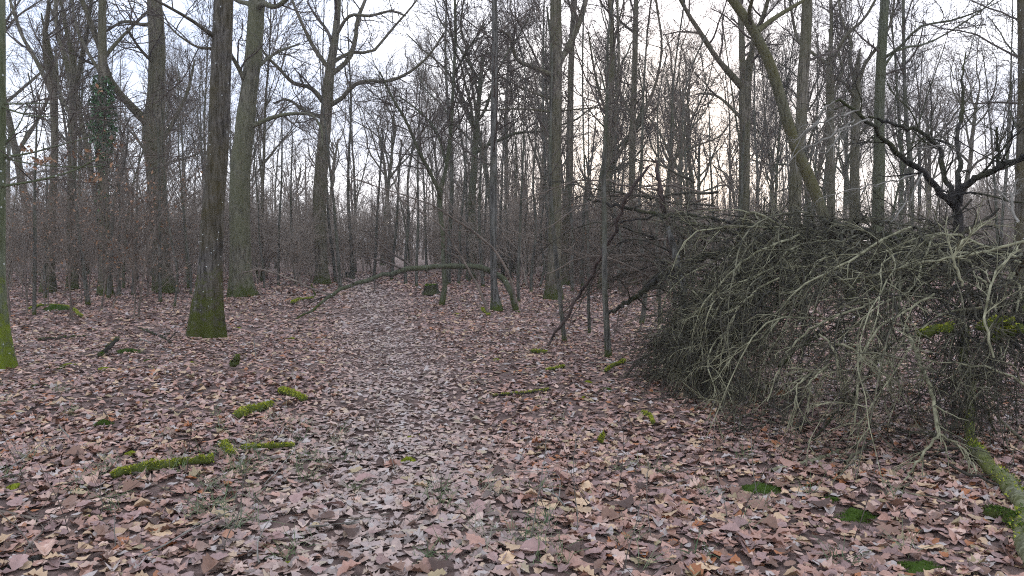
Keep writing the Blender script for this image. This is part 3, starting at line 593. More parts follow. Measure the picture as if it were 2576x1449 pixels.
# drooping sprays: from the ridge of the mound down to its foot
RIDGE = cr(np.array([at(px, py, D) for px, py, D in [(1760, 850, 8.4), (1820, 745, 8.5), (1900, 660, 8.4), (2010, 600, 8.2), (2180, 615, 7.8), (2320, 640, 7.4), (2450, 670, 7.0), (2600, 690, 6.6)]]), 60)
FOOT = cr(np.array([G(px, py) for px, py in [(1690, 955), (1720, 985), (1790, 1020), (1850, 1100), (1910, 1175), (2010, 1200), (2120, 1210), (2230, 1235), (2330, 1255), (2430, 1225), (2560, 1190)]]), 60)
def spray(f, f2, mat, r0, arch, reach=1.0, nt=12, sub=4, lt=(.3, .75), droop=-.06, k=6):
    a = RIDGE[int(f * 59)] + rng.normal(0, .12, 3) * [1, 1, .8]; b = FOOT[int(min(1, max(0, f2)) * 59)] + rng.normal(0, .2, 3) * [1, 1, 0]
    b = a + (b - a) * reach; b[2] = max(float(H(b[0], b[1])) + .02, b[2] + (1 - reach) * -.1)
    out = (b - a) * [1, 1, 0]
    Q = np.array([[*(a - out * .35 + [0, 0, -.12]), r0 * 1.15], [*a, r0], [*(a + out * .38 + [0, 0, arch * (a[2] - b[2]) - .16 * (a[2] - b[2])]), r0 * .75],
                  [*(a + out * .78 + [0, 0, -(a[2] - b[2]) * U(.38, .55)]), r0 * .5], [*b, r0 * .22]])
    Q[1:-1, :3] += rng.normal(0, .16, (3, 3)) * [1, 1, .7]
    o, S = limb(Q, mat, 22, k, .035); cb = MB()
    a1 = level(cb, S[None, :, :3], S[None, :, 3], nt, .15, lt[0], lt[1], .35, 1.25, .16, droop * U(.2, 1.7), 8, 4, .55, .0046, taper=.5)
    level(cb, *a1, sub, .15, .12, .38, .35, 1.0, .14, droop, 4, 3, .62, .003)
    V = cb.v
    zmin = H(0, 0)
    for q in V: np.maximum(q[:, 2], H(q[:, 0] + PO[0], q[:, 1] + PO[1]) - PO[2] + .006, out=q[:, 2])
    spr('twig_spray', cb, mat, o)
for i in range(60):                                   # lichen-grey outer sprays
    f = (i + U(0, 1)) / 60; spray(f * .97, f * .97 - .10 + rng.normal(0, .22), M_LICHT if i % 3 == 0 else M_LICHM, U(.007, .014), U(-.15, .12), U(.6, 1.05), 14, 5)
for i in range(46):                                   # dark inner twigs
    f = (i + U(0, 1)) / 46; spray(f * .97, f - .1 + rng.normal(0, .3), M_BRUSH, U(.007, .016), U(-.4, .05), U(.5, 1.0), 13, 5, (.35, .8))
for i in range(24):                                   # broom of fine twigs at the left end
    f = U(0, .3); spray(f, f * .8 + rng.normal(0, .05), M_LICHM if i % 3 else M_BRUSH, U(.007, .012), U(-.05, .3), U(.55, 1.0), 18, 5, (.35, .8), -.1)
for i in range(26):                                   # tangle lying across the top, running left and back
    px, py, D = U(1780, 2560), U(545, 700), U(7.5, 9.5); ln = U(180, 460)
    Q = tl([(px, py, U(4, 8), D), (px - ln * .5, py - U(-10, 45), 4, D + U(0, .8)), (px - ln, py + U(-95, 70), 2, D + U(0, 1.6))])
    o, S = limb(Q, M_LICHM if i % 2 else M_BRUSH, 18, 6, .09); cb = MB()
    a1 = level(cb, S[None, :, :3], S[None, :, 3], 12, .15, .25, .7, .4, 1.1, .18, -.01, 7, 4, .55, .004); level(cb, *a1, 4, .2, .1, .3, .4, 1.0, .17, -.02, 4, 3, .65, .0027)
    spr('twig_spray', cb, M_LICHM if i % 2 else M_BRUSH, o)
for d in [[(2060, 840, 7, 5.9), (2088, 864, 8, 5.8), (2108, 920, 7, 5.7), (2123, 965, 5, 5.7), (2120, 1010, 3, 5.7)], [(2100, 868, 7, 5.9), (2128, 870, 8, 5.8), (2168, 900, 7, 5.7), (2213, 955, 6, 5.6), (2213, 1000, 4, 5.6)],
          [(2118, 872, 6, 6), (2148, 868, 7, 5.9), (2188, 885, 7, 5.8), (2228, 940, 6, 5.7), (2260, 985, 4, 5.6)], [(2120, 905, 6, 6), (2073, 928, 7, 5.8), (2038, 965, 6, 5.7), (2033, 1040, 4, 5.6)], [(2080, 930, 5, 6), (2030, 950, 6, 5.8), (2005, 975, 5, 5.7), (2000, 1020, 3, 5.6)],
          [(2280, 820, 12, 6.2), (2308, 900, 12, 5.8), (2343, 985, 12, 5.4), (2358, 1075, 11, 5.1), (2363, 1095, 10, 5.05)], [(2363, 1090, 9, 5.05), (2313, 1155, 8, 4.95), (2268, 1215, 6, 4.85), (2228, 1252, 4, 4.75)], [(2363, 1090, 7, 5.05), (2423, 1130, 6, 5), (2458, 1185, 4, 4.9)],
          [(2040, 740, 8, 6.8), (1958, 805, 8, 6.8), (1913, 850, 7, 6.8), (1853, 870, 6, 6.9), (1778, 920, 3, 7)], [(2102, 705, 4, 6.6), (2208, 690, 6, 6.5), (2320, 661, 8, 6.4), (2450, 640, 9, 6.3), (2600, 600, 10, 6.2)],
          [(2291, 572, 8, 7), (2232, 596, 8, 6.8), (2161, 643, 8, 6.6), (2084, 684, 7, 6.5), (2014, 726, 6, 6.5), (1950, 790, 3, 6.5)], [(2010, 590, 8, 7.8), (1955, 614, 8, 7.6), (1878, 649, 7, 7.5), (1819, 708, 6, 7.4), (1760, 785, 4, 7.4), (1740, 850, 2, 7.4)],
          [(2000, 575, 8, 8.2), (1907, 570, 7, 8.2), (1819, 573, 6, 8.1), (1760, 581, 5, 8.1), (1713, 625, 4, 8), (1690, 680, 2, 8)], [(2420, 720, 8, 6), (2400, 640, 9, 6), (2440, 590, 8, 6), (2480, 560, 6, 6)], [(2500, 900, 7, 5.2), (2480, 800, 8, 5.3), (2500, 700, 7, 5.5), (2560, 620, 5, 5.7)],
          [(2200, 760, 8, 6.3), (2120, 790, 8, 6.2), (2010, 850, 7, 6.1), (1960, 930, 6, 6), (1930, 1010, 4, 5.9)], [(2350, 740, 8, 6.2), (2280, 780, 8, 6), (2200, 840, 7, 5.8), (2160, 960, 6, 5.6), (2150, 1070, 4, 5.5)], [(1960, 700, 7, 7.2), (1890, 740, 7, 7.1), (1830, 830, 6, 7), (1810, 930, 4, 6.9)]]:
    Q = tl(d); Q[:, 3] *= .78; o, Q = limb(Q, M_LICHT, 20, 7, .03); cb = MB()
    a1 = level(cb, Q[None, :, :3], Q[None, :, 3], 9, .2, .14, .5, .3, .8, .11, -.07, 7, 4, .6, .0035); level(cb, *a1, 4, .2, .07, .22, .3, .9, .13, -.05, 4, 3, .7, .0028)
    spr('twig_spray', cb, M_LICHT, o)
for i in range(30):                                   # finer tangle beyond, over the slim stems
    px, py, D = U(1640, 1840), U(450, 740), U(10.9, 12.6); ln = U(140, 400)
    Q = tl([(px, py, U(5, 8), D), (px - ln * .5, py - U(-40, 60), 4, D + U(-.5, .8)), (px - ln, py + U(-60, 170), 2, D + U(-.5, 1.2))])
    o, S = limb(Q, M_BRUSH if i % 3 == 0 else M_FARTW, 18, 6, .05); cb = MB()
    a1 = level(cb, S[None, :, :3], S[None, :, 3], 11, .15, .3, .9, .4, 1.1, .15, -.02, 7, 4, .5, .0045); level(cb, *a1, 5, .2, .12, .4, .4, 1.0, .15, -.02, 4, 3, .65, .0033)
    spr('twig_spray', cb, M_BRUSH if i % 3 == 0 else M_FARTW, o)
for i in range(16):                                   # steep brush at the far right
    px = U(2400, 2640); py = U(640, 800); D = U(6, 7.2)
    Q = tl([(px, py, U(4, 8), D), (px - U(-60, 90), py + 120, 4, D - .4), (px - U(-90, 140), py + U(220, 380), 2, D - U(.6, 1.2))])
    Q[:, 2] = np.maximum(Q[:, 2], H(Q[:, 0], Q[:, 1]) + .02); o, S = limb(Q, M_BRUSH if i % 2 else M_LICHT, 18, 6, .09); cb = MB()
    a1 = level(cb, S[None, :, :3], S[None, :, 3], 13, .15, .25, .7, .4, 1.1, .18, -.04, 7, 4, .55, .004); level(cb, *a1, 4, .2, .1, .3, .4, 1.0, .17, -.03, 4, 3, .65, .0027)
    for q in cb.v: np.maximum(q[:, 2], H(q[:, 0] + PO[0], q[:, 1] + PO[1]) - PO[2] + .006, out=q[:, 2])
    spr('twig_spray', cb, M_BRUSH, o)

for i in range(20):                                   # sticks crossing the mound in all directions
    f = U(.05, .97); a0 = RIDGE[int(f * 59)]; b0 = FOOT[int(min(.99, max(0, f + rng.normal(0, .15))) * 59)]; t_ = U(.1, .75); c0 = a0 * (1 - t_) + b0 * t_ + np.array([0, -.12, .12]); an = U(0, 3.14); ln = U(.45, 1.1); dv = np.array([math.cos(an), rng.normal(0, .35), math.sin(an) * .8])
    Q = np.array([[*(c0 + dv * ln * q + [0, 0, -.25 * ln * q * q]), U(.007, .015) * (1 - .35 * (q + 1))] for q in (-1, -.4, .3, 1)]); Q[:, 2] = np.maximum(Q[:, 2], H(Q[:, 0], Q[:, 1]) + .03)
    m_ = [M_LICHT, M_BRUSH, M_LICHM, M_DEADB][i % 4]; o, S = limb(Q, m_, 16, 6, .05); cb = MB(); a1 = level(cb, S[None, :, :3], S[None, :, 3], 9, .1, .2, .6, .4, 1.2, .16, -.03, 7, 4, .6, .004); level(cb, *a1, 4, .2, .08, .28, .4, 1.1, .16, -.03, 4, 3, .65, .003)
    for q in cb.v: np.maximum(q[:, 2], H(q[:, 0] + PO[0], q[:, 1] + PO[1]) - PO[2] + .006, out=q[:, 2])
    spr('twig_spray', cb, m_, o)
for i in range(30):                                   # broken twigs lying under the mound
    f = U(.08, .95); b = FOOT[int(f * 59)] * U(.35, 1.0) ; a0 = RIDGE[int(f * 59)]; t_ = U(0, .6); p0 = FOOT[int(f * 59)] * (1 - t_) + a0 * t_; an = U(0, 6.28); ln = U(.4, 1.0)
    Q = np.array([[p0[0] + math.cos(an) * ln * q, p0[1] + math.sin(an) * ln * q, 0, U(.006, .012) * (1 - .6 * q)] for q in (0, .35, .7, 1)]); Q[:, 2] = H(Q[:, 0], Q[:, 1]) + U(.03, .09, 4)
    o, S = limb(Q, M_LICHM if i % 2 else M_BRUSH, 12, 6, .04); cb = MB(); level(cb, S[None, :, :3], S[None, :, 3], 9, .15, .12, .4, .3, 1.0, .14, .03, 5, 3, .6, .0035)
    for q in cb.v: np.maximum(q[:, 2], H(q[:, 0] + PO[0], q[:, 1] + PO[1]) - PO[2] + .006, out=q[:, 2])
    spr('twig_spray', cb, M_LICHM if i % 2 else M_BRUSH, o)

# ---- moss, logs, stump, single branches
EXC = []
MOSSC = np.array([[.30, .33, .03], [.38, .40, .04], [.20, .23, .025], [.42, .42, .06]]); MOSSD = np.array([[.07, .115, .016], [.05, .09, .014], [.095, .14, .02]])
def fuzz(mb, pts, nor, size, tints):
    m = len(pts); d = nrm(nor + rng.normal(0, .45, (m, 3))); s = nrm(np.cross(d, rng.normal(0, 1, (m, 3)))); z = (size * U(.5, 1.3, m))[:, None]
    V = np.stack([pts + s * z * .33, pts - s * z * .33, pts + d * z], 1); T = np.arange(m * 3).reshape(-1, 3)
    C = np.repeat(np.asarray(tints)[rng.integers(0, len(tints), m)] * U(.6, 1.25, (m, 1)), 3, axis=0); mb.add(V, None, T, C)
def mossy_stick(label, pp, rad, name='mossy_log', cat='log', lift=0.45, cover=.62, tints=MOSSC, mat=None, group=None, arch=0, dens=1.0):
    """a fallen stick along ground points with moss on its back"""
    rad = rad * .74
    Pg = np.array([G(*p) if len(p) == 2 else at(*p) for p in pp]); n = 18
    for i, p in enumerate(pp):
        if len(p) == 2: Pg[i, 2] += rad * lift + .02
    for q in cr(Pg, 14): EXC.append((q[0], q[1], rad * .5 + .01))
    base = Pg.mean(0); base[2] = float(H(base[0], base[1]))
    e = thing(name, label, cat, base, group); Q = cr(Pg, n) - base; Q += rng.normal(0, rad * .18, Q.shape)
    Rr = rad * (1 + rng.normal(0, .16, n)) * np.linspace(1.05, .8, n); Rr[0] *= .7; Rr[-1] *= .6
    mb = MB(); mb.tubes(Q[None], Rr[None], 10)
    for en, i in ((0, 0), (1, n - 1)):
        idx = np.arange(10) + i * 10; mb.add(Q[i][None], None, None)
        mb.t.append(np.array([[idx[j], idx[(j + 1) % 10], mb.n - 1] if en else [idx[(j + 1) % 10], idx[j], mb.n - 1] for j in range(10)]))
    mb.build('wood', mat or M_MLOG, e)
    ln = np.linalg.norm(np.diff(Q, axis=0), axis=1).sum(); m = int(min(4200, max(500, ln * rad * 60000)) * dens)
    x = U(0, n - 1.01, m); i = x.astype(int); f = (x - i)[:, None]; c = Q[i] * (1 - f) + Q[i + 1] * f; T = nrm(Q[i + 1] - Q[i])
    keep = np.sin(x * 1.7 + U(0, 6)) + rng.normal(0, .6, m) > -2.2 * cover + .2; c = c[keep]; T = T[keep]; i = i[keep]; m = len(c)
    sd = nrm(np.cross(T, [0, 0, 1.])); up = np.cross(sd, T); th = rng.normal(0, .75, m)[:, None]; nor = up * np.cos(th) + sd * np.sin(th)
    bump = (1.05 + .22 * np.sin(x[keep] * 3.1) * np.sin(th[:, 0] * 3 + x[keep] * 1.3))[:, None]
    fb = MB(); fuzz(fb, c + nor * (Rr[i][:, None] * bump), nor, max(.015, rad * .28), tints); tag(fb.build('moss', M_MOSS, e, False, True), kind='stuff')
    return e
mossy_stick('long bright-green mossy log lying in the leaves, the longest of the mossy logs', [(285, 1212), (330, 1196), (400, 1184), (470, 1175), (540, 1166)], .042)
mossy_stick('short thick mossy log, bright yellow-green, lying between two other mossy sticks', [(597, 1056), (625, 1042), (655, 1036), (682, 1027)], .05)
mossy_stick('mossy log pointing towards the path with a dark broken end', [(703, 990), (735, 1000), (768, 1012)], .045)
mossy_stick('thin mossy stick ending beside the small moss knob in the leaves', [(606, 1137), (655, 1133), (700, 1131), (738, 1129)], .026)
mossy_stick('small moss-wrapped knob of wood at the end of a thin mossy stick', [(562, 1128), (575, 1143), (586, 1155)], .036)
mossy_stick('short upright mossy stub poking out of the leaf litter', [(583, 925), (590, 915, G(583, 925)[1] - .02), (597, 898, G(583, 925)[1] - .05)], .05, cover=.8, tints=np.vstack([MOSSD, MOSSC[2:3]]), mat=M_MOSSY)
mossy_stick('dark crooked branch stub with mossy end, rising from the litter near the dark trunk', [(252, 900), (262, 888, 10.2), (280, 868, 10.2), (300, 852, 10.3)], .045, cover=.45, tints=MOSSD, mat=M_DEADB, dens=.7)
mossy_stick('mossy bent twig arching over leaves at the foot of the slim greenish stem', [(1522, 940), (1530, 928, 9.2), (1548, 918, 9.2), (1570, 917)], .03)
mossy_stick('thin straight mossy stick near the slim greenish stem, lying flat', [(1374, 936), (1400, 931), (1420, 926)], .022)
mossy_stick('mossy stick piece curved like a hook, in litter before the brush pile', [(1617, 1045), (1632, 1052), (1643, 1072)], .022)
mossy_stick('small moss-topped stick standing steeply from the leaves', [(1512, 1120), (1512, 1108, G(1512, 1120)[1]), (1516, 1092, G(1512, 1120)[1])], .022)
mossy_stick('mossy stick lying near the foot of the leaning dead branch', [(1335, 889), (1352, 889), (1374, 890)], .03)
mossy_stick('mossy broken root end beside the slim pale trunk', [(1212, 780), (1222, 788), (1230, 797)], .05, cover=.5)
mossy_stick('mossy fallen branch beneath the drooping end of the arched stem', [(733, 765), (760, 756), (787, 752)], .05)
mossy_stick('thin mossy twigs under the arch, beyond the mossy fallen branch', [(786, 752), (790, 735, 22), (782, 715, 22)], .03, cover=.6, tints=MOSSD)
mossy_stick('flat mossy log half sunk in the litter before the slim green stem', [(1240, 1001), (1290, 997), (1340, 992), (1386, 985)], .018, cover=.4, mat=M_BRUSH)
mossy_stick('dark fallen branch with mossy back before the brown undergrowth', [(95, 860), (150, 855), (215, 850)], .03, cover=.2, tints=MOSSD, mat=M_REDB)
mossy_stick('mossy fallen branch among the thin saplings near the ivy-clad tree', [(70, 782), (110, 772), (170, 776), (205, 800)], .05, cover=.6)
big = mossy_stick('long mossy fallen trunk snaking along the ground out of the brush pile', [(2590, 1440), (2585, 1370), (2572, 1300), (2545, 1250), (2505, 1210), (2470, 1165), (2440, 1115), (2440, 1040, 6.15), (2440, 960, 6.25), (2425, 895, 6.4), (2430, 820, 6.7)], .066, name='fallen_log', cat='log', cover=.2, dens=.5, mat=M_LOG, tints=np.vstack([MOSSC, MOSSD]))
mossy_stick('broken mossy side stub beside the fallen mossy trunk', [(2480, 1300), (2520, 1310), (2560, 1340), (2590, 1380)], .05, cover=.6, mat=M_PALE, tints=MOSSD)
for px, py, s in [(2535, 835, .2), (2500, 815, .16), (2350, 830, .1)]:
    p = at(px, py, 6.6)
    mossy_stick('yellow mossy log section lying inside the brush pile', [(px - 40, py + 12, 5.9), (px, py, 5.85), (px + 45, py - 8, 5.8)], .05, group='mossy log sections inside the brush pile')

def moss_pad(px, py, wpx, label, group=None, tints=MOSSC, hgt=.35):
    g = G(px, py); r = wpx / 2 * g[1] / FPX; EXC.append((g[0], g[1], r * (.9 if hgt < .15 else .6))); g = g + [0, 0, .016]; e = thing('moss_cushion', label, 'moss', g, group)
    k, n = 14, 5; a = np.arange(k) * 2 * math.pi / k; rr = r * (1 + rng.normal(0, .28, k)); V = [[0, 0, r * hgt]]
    for j in range(1, n):
        f = j / (n - 1); V += [[math.cos(t) * q * f, math.sin(t) * q * f * .8, r * hgt * (1 - f ** 2) - .012 * f + rng.normal(0, r * .04)] for t, q in zip(a, rr)]
    V = np.array(V); T = [[0, 1 + j, 1 + (j + 1) % k] for j in range(k)]; Q = [[1 + i * k + j, 1 + (i + 1) * k + j, 1 + (i + 1) * k + (j + 1) % k, 1 + i * k + (j + 1) % k] for i in range(n - 2) for j in range(k)]
    V[:, 2] += H(V[:, 0] + g[0], V[:, 1] + g[1]) - g[2]
    mb = MB(); mb.add(V, Q, T, np.asarray(tints)[0] * .6); m = int(min(2600, 220 + r * r * 60000))
    a = U(0, 6.283, m); f = np.sqrt(U(0, 1, m)); q = np.interp(a, np.r_[np.arange(k) * 2 * math.pi / k, 6.2832], np.r_[rr, rr[0]])
    x = np.cos(a) * q * f; y = np.sin(a) * q * f * .8; z = r * hgt * (1 - f ** 2) - .008 + H(x + g[0], y + g[1]) - g[2]
    fuzz(mb, np.c_[x, y, z], nrm(np.c_[x * .6 / r, y * .6 / r, np.ones(m)]), .011, tints); mb.build('cushion', M_MOSS, e, False, True)
moss_pad(1910, 1232, 120, 'dark green moss patch showing through leaves at the brush pile twig tips', tints=MOSSD, hgt=.12)
moss_pad(2150, 1305, 130, 'largest dark green moss patch among big pale oak leaves', tints=MOSSD, hgt=.12)
moss_pad(2310, 1425, 130, 'dark green moss patch beside the fallen mossy trunk', tints=MOSSD, hgt=.1)
moss_pad(2090, 1255, 60, 'small dark moss patch next to the largest dark moss patch', tints=MOSSD, hgt=.12)
moss_pad(715, 1420, 60, 'bright moss cushion among big leaves beside a short brown stick', hgt=.2)
moss_pad(330, 1143, 34, 'round bright moss cushion close to the longest mossy log', hgt=.5)
moss_pad(260, 1070, 50, 'dark rounded mossy hump with black hollow in the litter', tints=MOSSD, hgt=.6)
for px, py, wd in [(262, 930, 36), (175, 918, 34), (155, 925, 24), (90, 972, 34), (365, 963, 20), (372, 908, 26), (325, 885, 60), (400, 925, 30), (480, 912, 20), (640, 940, 18), (120, 925, 24), (240, 958, 18), (1030, 1103, 34), (1028, 1158, 44), (1360, 985, 26), (1250, 905, 20), (1250, 960, 18),
                   (1355, 1022, 16), (1145, 790, 18), (1300, 778, 26), (1525, 980, 34), (1470, 1000, 22), (90, 1010, 22), (245, 1245, 26), (215, 1300, 22), (40, 1225, 60), (600, 825, 16), (1480, 960, 20), (1275, 1210, 28), (1060, 1095, 20), (760, 832, 18), (735, 852, 22), (150, 780, 60), (100, 775, 40)]:
    moss_pad(px, py, wd, 'small green moss cushion peeping out of the brown leaf litter', 'moss cushions in the leaf litter', MOSSC if U() < .6 else MOSSD, U(.2, .4))

def stump():
    g = G(1085, 736); e = thing('tree_stump', 'dark cut tree stump with mossy top at the far end of the clearing', 'stump', g)
    k, r, h = 22, .22, .24; a = np.arange(k) * 2 * math.pi / k; mb = MB()
    hs = [-.06, .0, .06, .12, .19, h]; fs = [1.45, 1.3, 1.08, .98, .94, .9]; rid = 1 + .07 * rng.normal(0, 1, k) + .08 * np.cos(5 * a)
    V = np.array([[[math.cos(t) * r * f * q, math.sin(t) * r * f * q, z + (.025 * math.cos(t * 2 + 1) + rng.normal(0, .012) if z > .21 else 0)] for t, q in zip(a, rid)] for z, f in zip(hs, fs)])
    I = np.arange(6 * k).reshape(6, k); nx = np.roll(I, -1, 1); mb.add(V, np.stack([I[:-1], nx[:-1], nx[1:], I[1:]], -1)); mb.build('stump_wood', M_DEADB, e)
    tp = MB(); m = 14; V = [[0, 0, h + .02]] + [list(V[5][j] + [0, 0, .004]) for j in range(k)]; tp.add(V, None, [[0, 1 + j, 1 + (j + 1) % k] for j in range(k)], MOSSD[0])
    a = U(0, 6.28, 700); f = np.sqrt(U(0, 1, 700)) * r * .9; fuzz(tp, np.c_[np.cos(a) * f, np.sin(a) * f, np.full(700, h + .01)], np.tile([0, 0, 1.], (700, 1)), .03, np.vstack([MOSSD, MOSSD, MOSSC[2:3]])); tp.build('moss', M_MOSS, e, False, True)
stump()
e = thing('tree_stump', 'small black rotten stump at the far end of the path', 'stump', G(873, 698)); mb = MB()
for j in range(5): Q = np.array([[U(-.2, .2), U(-.1, .1), -.05], [U(-.25, .25), U(-.1, .1), .12], [U(-.35, .35), 0, U(.2, .32)]]); Q = cr(Q, 8); mb.tubes(Q[None], np.linspace(.11, .05, 8)[None], 8)
mb.build('stump_wood', M_DEADB, e)

def loose(name, label, cat, pts, mat, tw=0, twl=(.3, .8), trop=0, n=30, k=8, twm=None, group=None, rmin=.004, wob=.02, sub=3):
    Q = tl(pts); base = np.array([Q[0, 0], Q[0, 1], float(H(Q[0, 0], Q[0, 1]))]); e = thing(name, label, cat, base, group)
    Q = cr(Q, n); Q[:, :3] -= base; Q[1:-1, :3] += rng.normal(0, wob * .3, (n - 2, 3)); Q[:, 3] = np.maximum(Q[:, 3] * (1 + rng.normal(0, .05, n)), .003)
    mb = MB(); mb.tubes(Q[None, :, :3], Q[None, :, 3], k); mb.build('stem', mat, e)
    if tw:
        cb = MB(); a1 = level(cb, Q[None, :, :3], Q[None, :, 3], tw, .35, twl[0], twl[1], .3, .9, .1, trop, 6, 4, .5, rmin)
        if sub: level(cb, *a1, sub, .2, twl[0] * .4, twl[1] * .5, .3, .9, .1, trop, 4, 3, .6, rmin * .75)
        spr('twig_spray', cb, twm or mat, e)
    return e
DArch = G(1298, 782)[1]
loose('bent_sapling', 'mossy stem bent into a long low arch across the clearing, tip in the litter', 'sapling',
    [(1300, 785, 17, DArch), (1290, 745, 16, DArch), (1268, 705, 16, DArch + .1), (1240, 686, 15, DArch + .2), (1213, 674, 14, DArch + .2), (1140, 668, 13, DArch + .2), (1060, 674, 13, DArch), (990, 688, 12, DArch - .2), (930, 702, 11, DArch - .5), (870, 724, 10, DArch - .8), (820, 752, 8, DArch - 1.2), (785, 778, 6, DArch - 1.5), (745, 802, 4, 15.9)],
    M_GREEN, tw=7, twl=(.6, 1.8), rmin=.005, wob=.05, twm=M_TWIG, trop=-.02)
loose('bent_sapling', 'grey branched twig arm reaching back from the drooping tip of the arch', 'branch',
    [(835, 742, 6, 16.6), (790, 728, 5, 16.8), (745, 708, 5, 17), (700, 690, 4, 17.2), (660, 678, 4, 17.4), (600, 690, 2, 17.6)], M_FARTW, tw=10, twl=(.4, 1.2), rmin=.006)
loose('bent_sapling', 'thin pale whip bowed over the arched stem, its tip fanning into fine twigs', 'sapling',
    [(1300, 762, 7, 17.4), (1288, 715, 6, 17.4), (1272, 675, 6, 17.3), (1245, 630, 6, 17.2), (1190, 583, 6, 17), (1140, 548, 5, 16.8), (1090, 518, 4, 16.6), (1040, 498, 3, 16.4), (950, 470, 3, 16.2), (860, 440, 2, 16)], M_FARTW, tw=20, twl=(.6, 1.6), rmin=.005, twm=M_FARTW)
loose('bent_sapling', 'second thin grey whip leaning beside the slim pale trunk', 'sapling',
    [(1232, 800, 8, 16.6), (1215, 750, 7, 16.6), (1190, 700, 6, 16.6), (1150, 630, 5, 16.5), (1110, 570, 4, 16.4), (1070, 540, 3, 16.3), (1000, 500, 2, 16.2)], M_FARTW, tw=12, twl=(.5, 1.4), rmin=.005)
loose('dead_branch', 'long straight reddish-brown dead branch leaning up into the brush tangle', 'branch',
    [(1365, 878, 6, 11.2), (1400, 838, 7, 11.1), (1436, 778, 8, 11.0), (1484, 700, 9, 10.8), (1512, 644, 9, 10.6), (1549, 566, 9, 10.4), (1572, 508, 9, 10.2), (1612, 442, 8, 10.1), (1632, 418, 6, 10.1)], M_REDB, wob=.06, tw=5, twl=(.2, .7))
loose('dead_branch', 'splintered upright brown stub beside the top of the leaning dead branch', 'branch', [(1690, 640, 14, 10.6), (1680, 560, 15, 10.6), (1665, 500, 14, 10.6), (1655, 445, 10, 10.6), (1648, 395, 3, 10.6)], M_REDB, wob=.03, tw=4)
loose('dead_branch', 'pale grey leaning stem standing in the tangle beside the brush mound', 'sapling', [(1730, 940, 30, 9.3), (1722, 830, 26, 9.4), (1715, 730, 22, 9.5), (1700, 640, 17, 9.7), (1680, 570, 12, 9.8)], M_LICH, wob=.02, tw=8, twl=(.3, .9), twm=M_BRUSH)
loose('fallen_stick', 'long thin straight pale stick lying flat before the slim greenish stem', 'stick', [(1482, 912, 3, G(1482, 915)[1]), (1580, 912, 4, 9.6), (1690, 914, 5, 9.5)], M_PALET, wob=.005)
loose('fallen_stick', 'brown stick bowed in a low arch beside the brush mound', 'stick', [(1575, 948, 5, 8.75), (1600, 915, 6, 8.9), (1635, 893, 7, 9), (1665, 905, 8, 8.9), (1690, 935, 8, 8.6)], M_REDB, wob=.01)
loose('fallen_stick', 'pale thick stick lying under the front twigs of the brush mound', 'stick', [(1930, 1185, 10, G(1930, 1188)[1]), (2000, 1170, 12, G(2000, 1173)[1]), (2060, 1155, 12, G(2060, 1158)[1]), (2125, 1130, 10, G(2125, 1135)[1])], M_LICHT, wob=.01)
loose('fallen_stick', 'long thin trailing stick crossing big leaves towards the fallen mossy trunk', 'stick', [(2190, 1258, 3, 4.7), (2280, 1300, 4, 4.4), (2370, 1345, 5, 4.1), (2470, 1400, 6, 3.85), (2560, 1460, 6, 3.6)], M_PALET, wob=.01, tw=3, twl=(.15, .4))
loose('fallen_stick', 'thin bare twig sticking up among the leaves beside the longest mossy log', 'stick', [(222, 1190, 5, G(222, 1190)[1]), (195, 1145, 5, 5.75), (172, 1100, 4, 5.8), (148, 1068, 3, 5.85)], M_PALET, wob=.01)
loose('fallen_stick', 'grey forked stick lying in leaves not far from the longest mossy log', 'stick', [(-10, 1285, 8, G(-10, 1290)[1]), (30, 1293, 8, G(30, 1298)[1]), (75, 1302, 7, G(75, 1308)[1]), (125, 1318, 4, G(125, 1322)[1])], M_FARTW, wob=.01, tw=4, twl=(.1, .4))
loose('fallen_stick', 'dark thick stick half buried among large leaves', 'stick', [(0, 1440, 18, G(0, 1445)[1]), (60, 1415, 18, G(60, 1420)[1]), (130, 1395, 14, G(130, 1400)[1])], M_DEADB, wob=.01)
loose('fallen_stick', 'short brown stick half under large leaves beside a bright moss cushion', 'stick', [(570, 1455, 8, G(570, 1455)[1]), (610, 1440, 8, G(610, 1442)[1]), (650, 1420, 6, G(650, 1424)[1])], M_REDB, wob=.01)
loose('fallen_stick', 'slim bent twig lying across large leaves beside the path', 'stick', [(1550, 1310, 4, G(1550, 1312)[1]), (1610, 1350, 4, G(1610, 1353)[1]), (1665, 1385, 5, G(1665, 1388)[1]), (1700, 1440, 5, G(1700, 1443)[1])], M_FARTW, wob=.01)
loose('fallen_stick', 'upright dry plant stalk standing beside the dark trunk foot', 'stick', [(648, 922, 2.5, G(648, 922)[1]), (642, 885, 2.5, 10), (638, 850, 2, 10)], M_PALET, wob=.005)
loose('fallen_stick', 'thin pale twig slanting across the litter near the dark trunk', 'stick', [(415, 880, 3, G(415, 884)[1]), (385, 864, 3, 11.3), (352, 852, 3, 11.8)], M_PALET, wob=.01)
loose('fallen_stick', 'dark dead branch lying in the litter pointing at the dark trunk', 'stick', [(350, 825, 5, G(350, 829)[1]), (390, 840, 6, G(390, 844)[1]), (430, 862, 6, G(430, 866)[1])], M_DEADB, wob=.02, tw=4)
